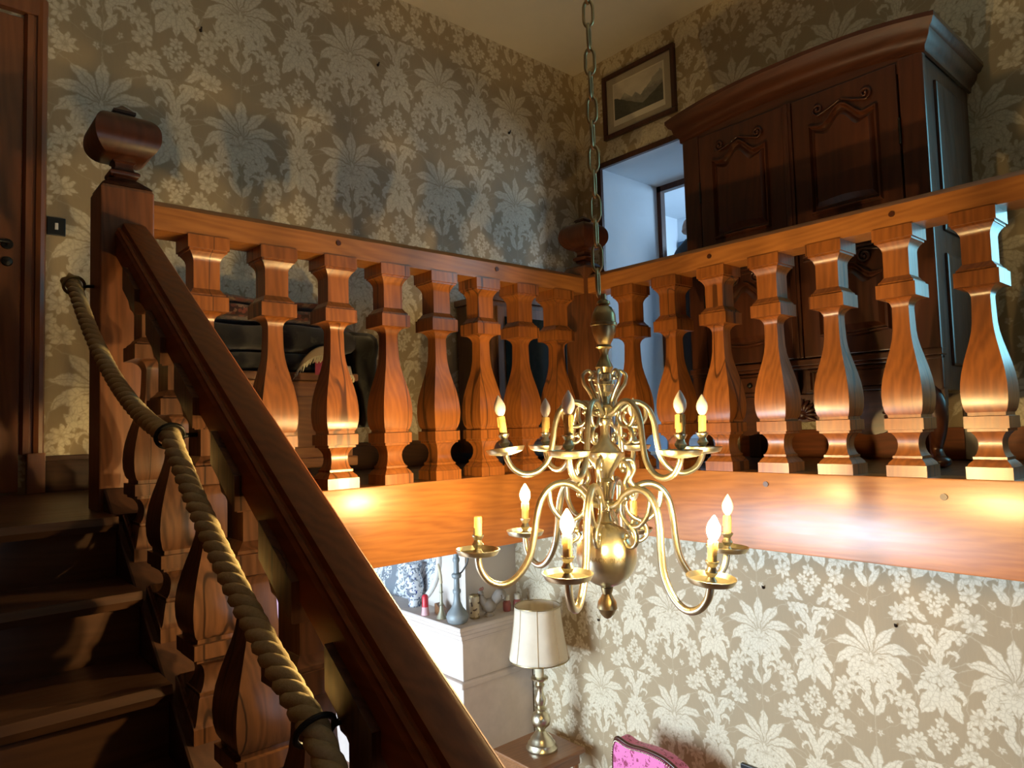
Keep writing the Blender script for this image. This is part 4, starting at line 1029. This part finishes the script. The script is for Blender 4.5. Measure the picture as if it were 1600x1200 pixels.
part('tail', MB().tube(spline([(3.310, 4.040, ZM+.09), (3.340, 4.025, ZM+.13), (3.360, 4.015, ZM+.15), (3.380, 4.005, ZM+.12)], 5), [.030+.012*math.sin(PI*i/15) for i in range(16)], 9), M_clay, ro, smooth=60)
part('comb', MB().ball((3.225, 4.072, ZM+.195), (.020, .006, .014)).ball((3.238, 4.068, ZM+.200), (.009, .005, .014)).ball((3.202, 4.082, ZM+.165), (.012, .005, .006)), M_comb, ro, smooth=60)
M_redj = plain('dark_red_glass', (0.34, 0.10, 0.09), 0.3)
for (x, y, lb) in ((3.455, 4.055, 'small red jar with white lid beside the rooster'), (3.53, 4.025, 'small red jar with white lid against the damask wall')):
    j = thing('jar', lb, 'jar', (x, y, ZM), 'small jars on the mantel')
    part('body', MB().lathe([(0, .026), (.01, .030), (.06, .030), (.075, .024), (.08, .018)], (x, y, ZM), 16), M_redj, j)
    part('lid', MB().lathe([(.08, .021), (.115, .021), (.118, .018)], (x, y, ZM), 16), M_white, j)

# ------------------------------------------------------------------ table lamp on a side table
TX, TY, TZ = 3.33, 3.585, -1.985
tb = thing('side_table', 'small dark wooden side table in the corner under the lamp', 'table', (TX, TY, ZL))
part('table_top', MB().box(TX-0.24, TX+0.22, TY-0.20, TY+0.24, TZ-0.03, TZ), M_chest, tb, smooth=0, bevel=0.008)
part('table_frame', MB().box(TX-0.21, TX+0.19, TY-0.17, TY+0.21, TZ-0.10, TZ-0.03), M_chest, tb, smooth=0)
for a in (-0.19, 0.17):
    for b in (-0.15, 0.19):
        part('leg', MB().lathe([(ZL, .014), (ZL+.05, .022), (ZL+.12, .014), (ZL+.3, .022), (ZL+.42, .012), (ZL+.46, .022), (TZ-.10, .020)], (TX+a, TY+b, 0), 12), M_chest, tb)
lp = thing('table_lamp', 'turned brass table lamp with cream bell-shaped shade in the corner', 'lamp', (TX, TY, TZ))
part('base', MB().lathe([(0, .105), (.015, .108), (.03, .098), (.045, .094), (.055, .082), (.075, .074), (.09, .060), (.11, .042), (.125, .030)], (TX, TY, TZ), 28), M_brass, lp)
part('stem', MB().lathe([(.125, .022), (.14, .032), (.165, .060), (.20, .068), (.235, .056), (.255, .030), (.262, .040), (.275, .042), (.282, .026), (.30, .034), (.335, .040), (.365, .026), (.40, .018), (.42, .030), (.43, .034), (.44, .024), (.455, .034), (.465, .058), (.475, .060), (.482, .05)], (TX, TY, TZ), 28), M_brass, lp, smooth=50)
part('candle_tube', MB().lathe([(.48, .030), (.62, .030), (.625, .02)], (TX, TY, TZ), 16), M_fringe, lp)
def shade_mat():
    m, nt, b = new_mat('cream_parchment'); v = coords(nt, 'Object'); n = noise(nt, v, 7, 4, 0.6)
    setc(nt, b, mix(nt, n, (0.60, 0.52, 0.40), (0.78, 0.71, 0.58)), 0.85)
    b.inputs['Subsurface Weight'].default_value = 0.0
    b.inputs['Transmission Weight'].default_value = 0.0
    return m
zs0, zs1 = .605, .960
def shr(t): return .158+.047*(1-t)**1.5
shd = MB().grid(lambda u, v: (TX+shr(v)*math.cos(2*PI*u)*(1-0.012*math.cos(16*PI*u)), TY+shr(v)*math.sin(2*PI*u)*(1-0.012*math.cos(16*PI*u)), TZ+zs0+(zs1-zs0)*v), 64, 12)
so = part('lamp_shade', shd, shade_mat(), lp, smooth=60); so.modifiers.new('thickness', 'SOLIDIFY').thickness = 0.004
tr_ = MB()
for v, rr in ((0, .0045), (1, .004)): tr_.tube([(TX+shr(v)*math.cos(2*PI*i/40), TY+shr(v)*math.sin(2*PI*i/40), TZ+zs0+(zs1-zs0)*v) for i in range(40)], rr, 6, True)
part('shade_trim', tr_, M_brass_dull, so, smooth=60)
sm = MB()
for k in range(8):
    a = 2*PI*k/8; sm.tube([(TX+(shr(v/8)*0.99+.002)*math.cos(a), TY+(shr(v/8)*0.99+.002)*math.sin(a), TZ+zs0+(zs1-zs0)*v/8) for v in range(9)], .002, 5)
part('seam', sm, M_beige, so, smooth=60)

# ------------------------------------------------------------------ pink armchair, picture, curtain
def pink_mat():
    m, nt, b = new_mat('pink_floral_velvet'); v = coords(nt, 'Object')
    vo = N(nt, 'ShaderNodeTexVoronoi', i_Scale=15.0); nt.links.new(v, vo.inputs['Vector'])
    D = E(vo.outputs['Distance']); n = noise(nt, v, 40, 2, 0.5, 1.0)
    rg = eabs(esin(D*24.0+n*3.0))
    mk = clamp01(step(0.36-D, 0.04)*step(rg-0.35, 0.15)+step(0.05-eabs(n-0.66), 0.02))
    setc(nt, b, mix(nt, mk, (0.72, 0.17, 0.42), (0.27, 0.02, 0.08)), 0.7); b.inputs['Sheen Weight'].default_value = 0.4
    return m
M_pink = pink_mat()
ac = thing('armchair', 'pink floral armchair with nailhead trim against the lower wall', 'armchair', (3.25, 2.66, ZL))
ax = 3.36
bo = []
cy_ = 2.66
top = -1.705
OUT = [(2.37, -2.25), (2.36, -2.0), (2.37, -1.88), (2.41, -1.80), (2.47, -1.745), (2.54, -1.715), (2.60, -1.705), (2.66, -1.702), (2.72, -1.705), (2.78, -1.712), (2.83, -1.712), (2.88, -1.700), (2.905, -1.70), (2.92, -1.72), (2.935, -1.78), (2.94, -1.9), (2.95, -2.25)]
OUT = [(y-0.01, z) for y, z in OUT]
bk = part('backrest', MB().prism([(p.x, p.y) for p in spline([(a, b, 0) for a, b in OUT], 3)], 'x', ax-0.06, ax+0.06), M_pink, ac, (ax, 2.66, -2.0), smooth=40, bevel=0.02)
nh = MB()
for p in spline([(a, b, 0) for a, b in OUT], 5): nh.ball((ax-0.063, p.x, p.y-0.008), .0048, 6, 4)
part('nailheads', nh, M_brass, bk, smooth=60)
ed = MB().tube([(ax-0.045, p.x, p.y+0.004) for p in spline([(a, b, 0) for a, b in OUT], 4)], .012, 7)
part('back_frame', ed, M_dark_z, bk, smooth=60)
part('seat', MB().box(2.86, ax+0.04, 2.38, 2.92, -2.25, -2.12), M_pink, ac, smooth=0, bevel=0.03)
part('seat_rail', MB().box(2.88, ax+0.05, 2.40, 2.90, -2.32, -2.25), M_dark_z, ac, smooth=0)
for y in (2.38, 2.92):
    part('armrest', MB().tube(spline([(ax, y, -1.95), (3.12, y, -1.93), (2.95, y, -1.95), (2.93, y, -2.05), (2.97, y, -2.25)], 5), .028, 10), M_dark_z, ac, smooth=60)
for x, y in ((2.92, 2.43), (2.92, 2.87), (3.36, 2.43), (3.36, 2.87)): part('leg', MB().tube(spline([(x, y, -2.30), (x-0.01, y, -2.45), (x+0.01, y, ZL+0.02), (x-0.01, y, ZL)], 4), .022, 9), M_dark_z, ac, smooth=60)
bp = thing('black_frame', 'black picture frame corner low on the wall right of the armchair', 'picture', (XB, 2.0, -2.2))
for b_ in frame_bars(1.86, 2.255, -2.20, -1.735, 0.022, XB-0.025, XB-0.002): part('frame_bar', b_, M_black, bp, smooth=0, bevel=0.003)
part('print', MB().box(XB-0.012, XB-0.004, 1.88, 2.235, -2.18, -1.755), plain('pale_picture', (0.62, 0.64, 0.66), 0.6), bp, smooth=0)
def curtain_mat():
    m, nt, b = new_mat('pink_striped_curtain'); ge = coords(nt, 'Object'); sp = nt.nodes.new('ShaderNodeSeparateXYZ'); nt.links.new(ge, sp.inputs[0])
    s = esin(E(sp.outputs[0])*95.0)
    setc(nt, b, mix(nt, step(s-0.2, 0.3), (0.72, 0.45, 0.58), (0.55, 0.06, 0.20)), 0.9); return m
cu_ = thing('curtain', 'pink striped curtain in the lower room seen between the stair balusters', 'curtain', (2.6, 6.7, ZL))
cgm = MB().grid(lambda u, v: (2.15+1.3*u, 6.72+0.035*math.sin(u*60), ZL+0.02+2.2*v), 120, 2)
cg = part('cloth', cgm, curtain_mat(), cu_, smooth=60); cg.modifiers.new('thickness', 'SOLIDIFY').thickness = 0.004
part('curtain_rod', MB().tube([(2.0, 6.72, -0.42), (3.6, 6.72, -0.42)], .014, 8), M_dark_z, cu_)
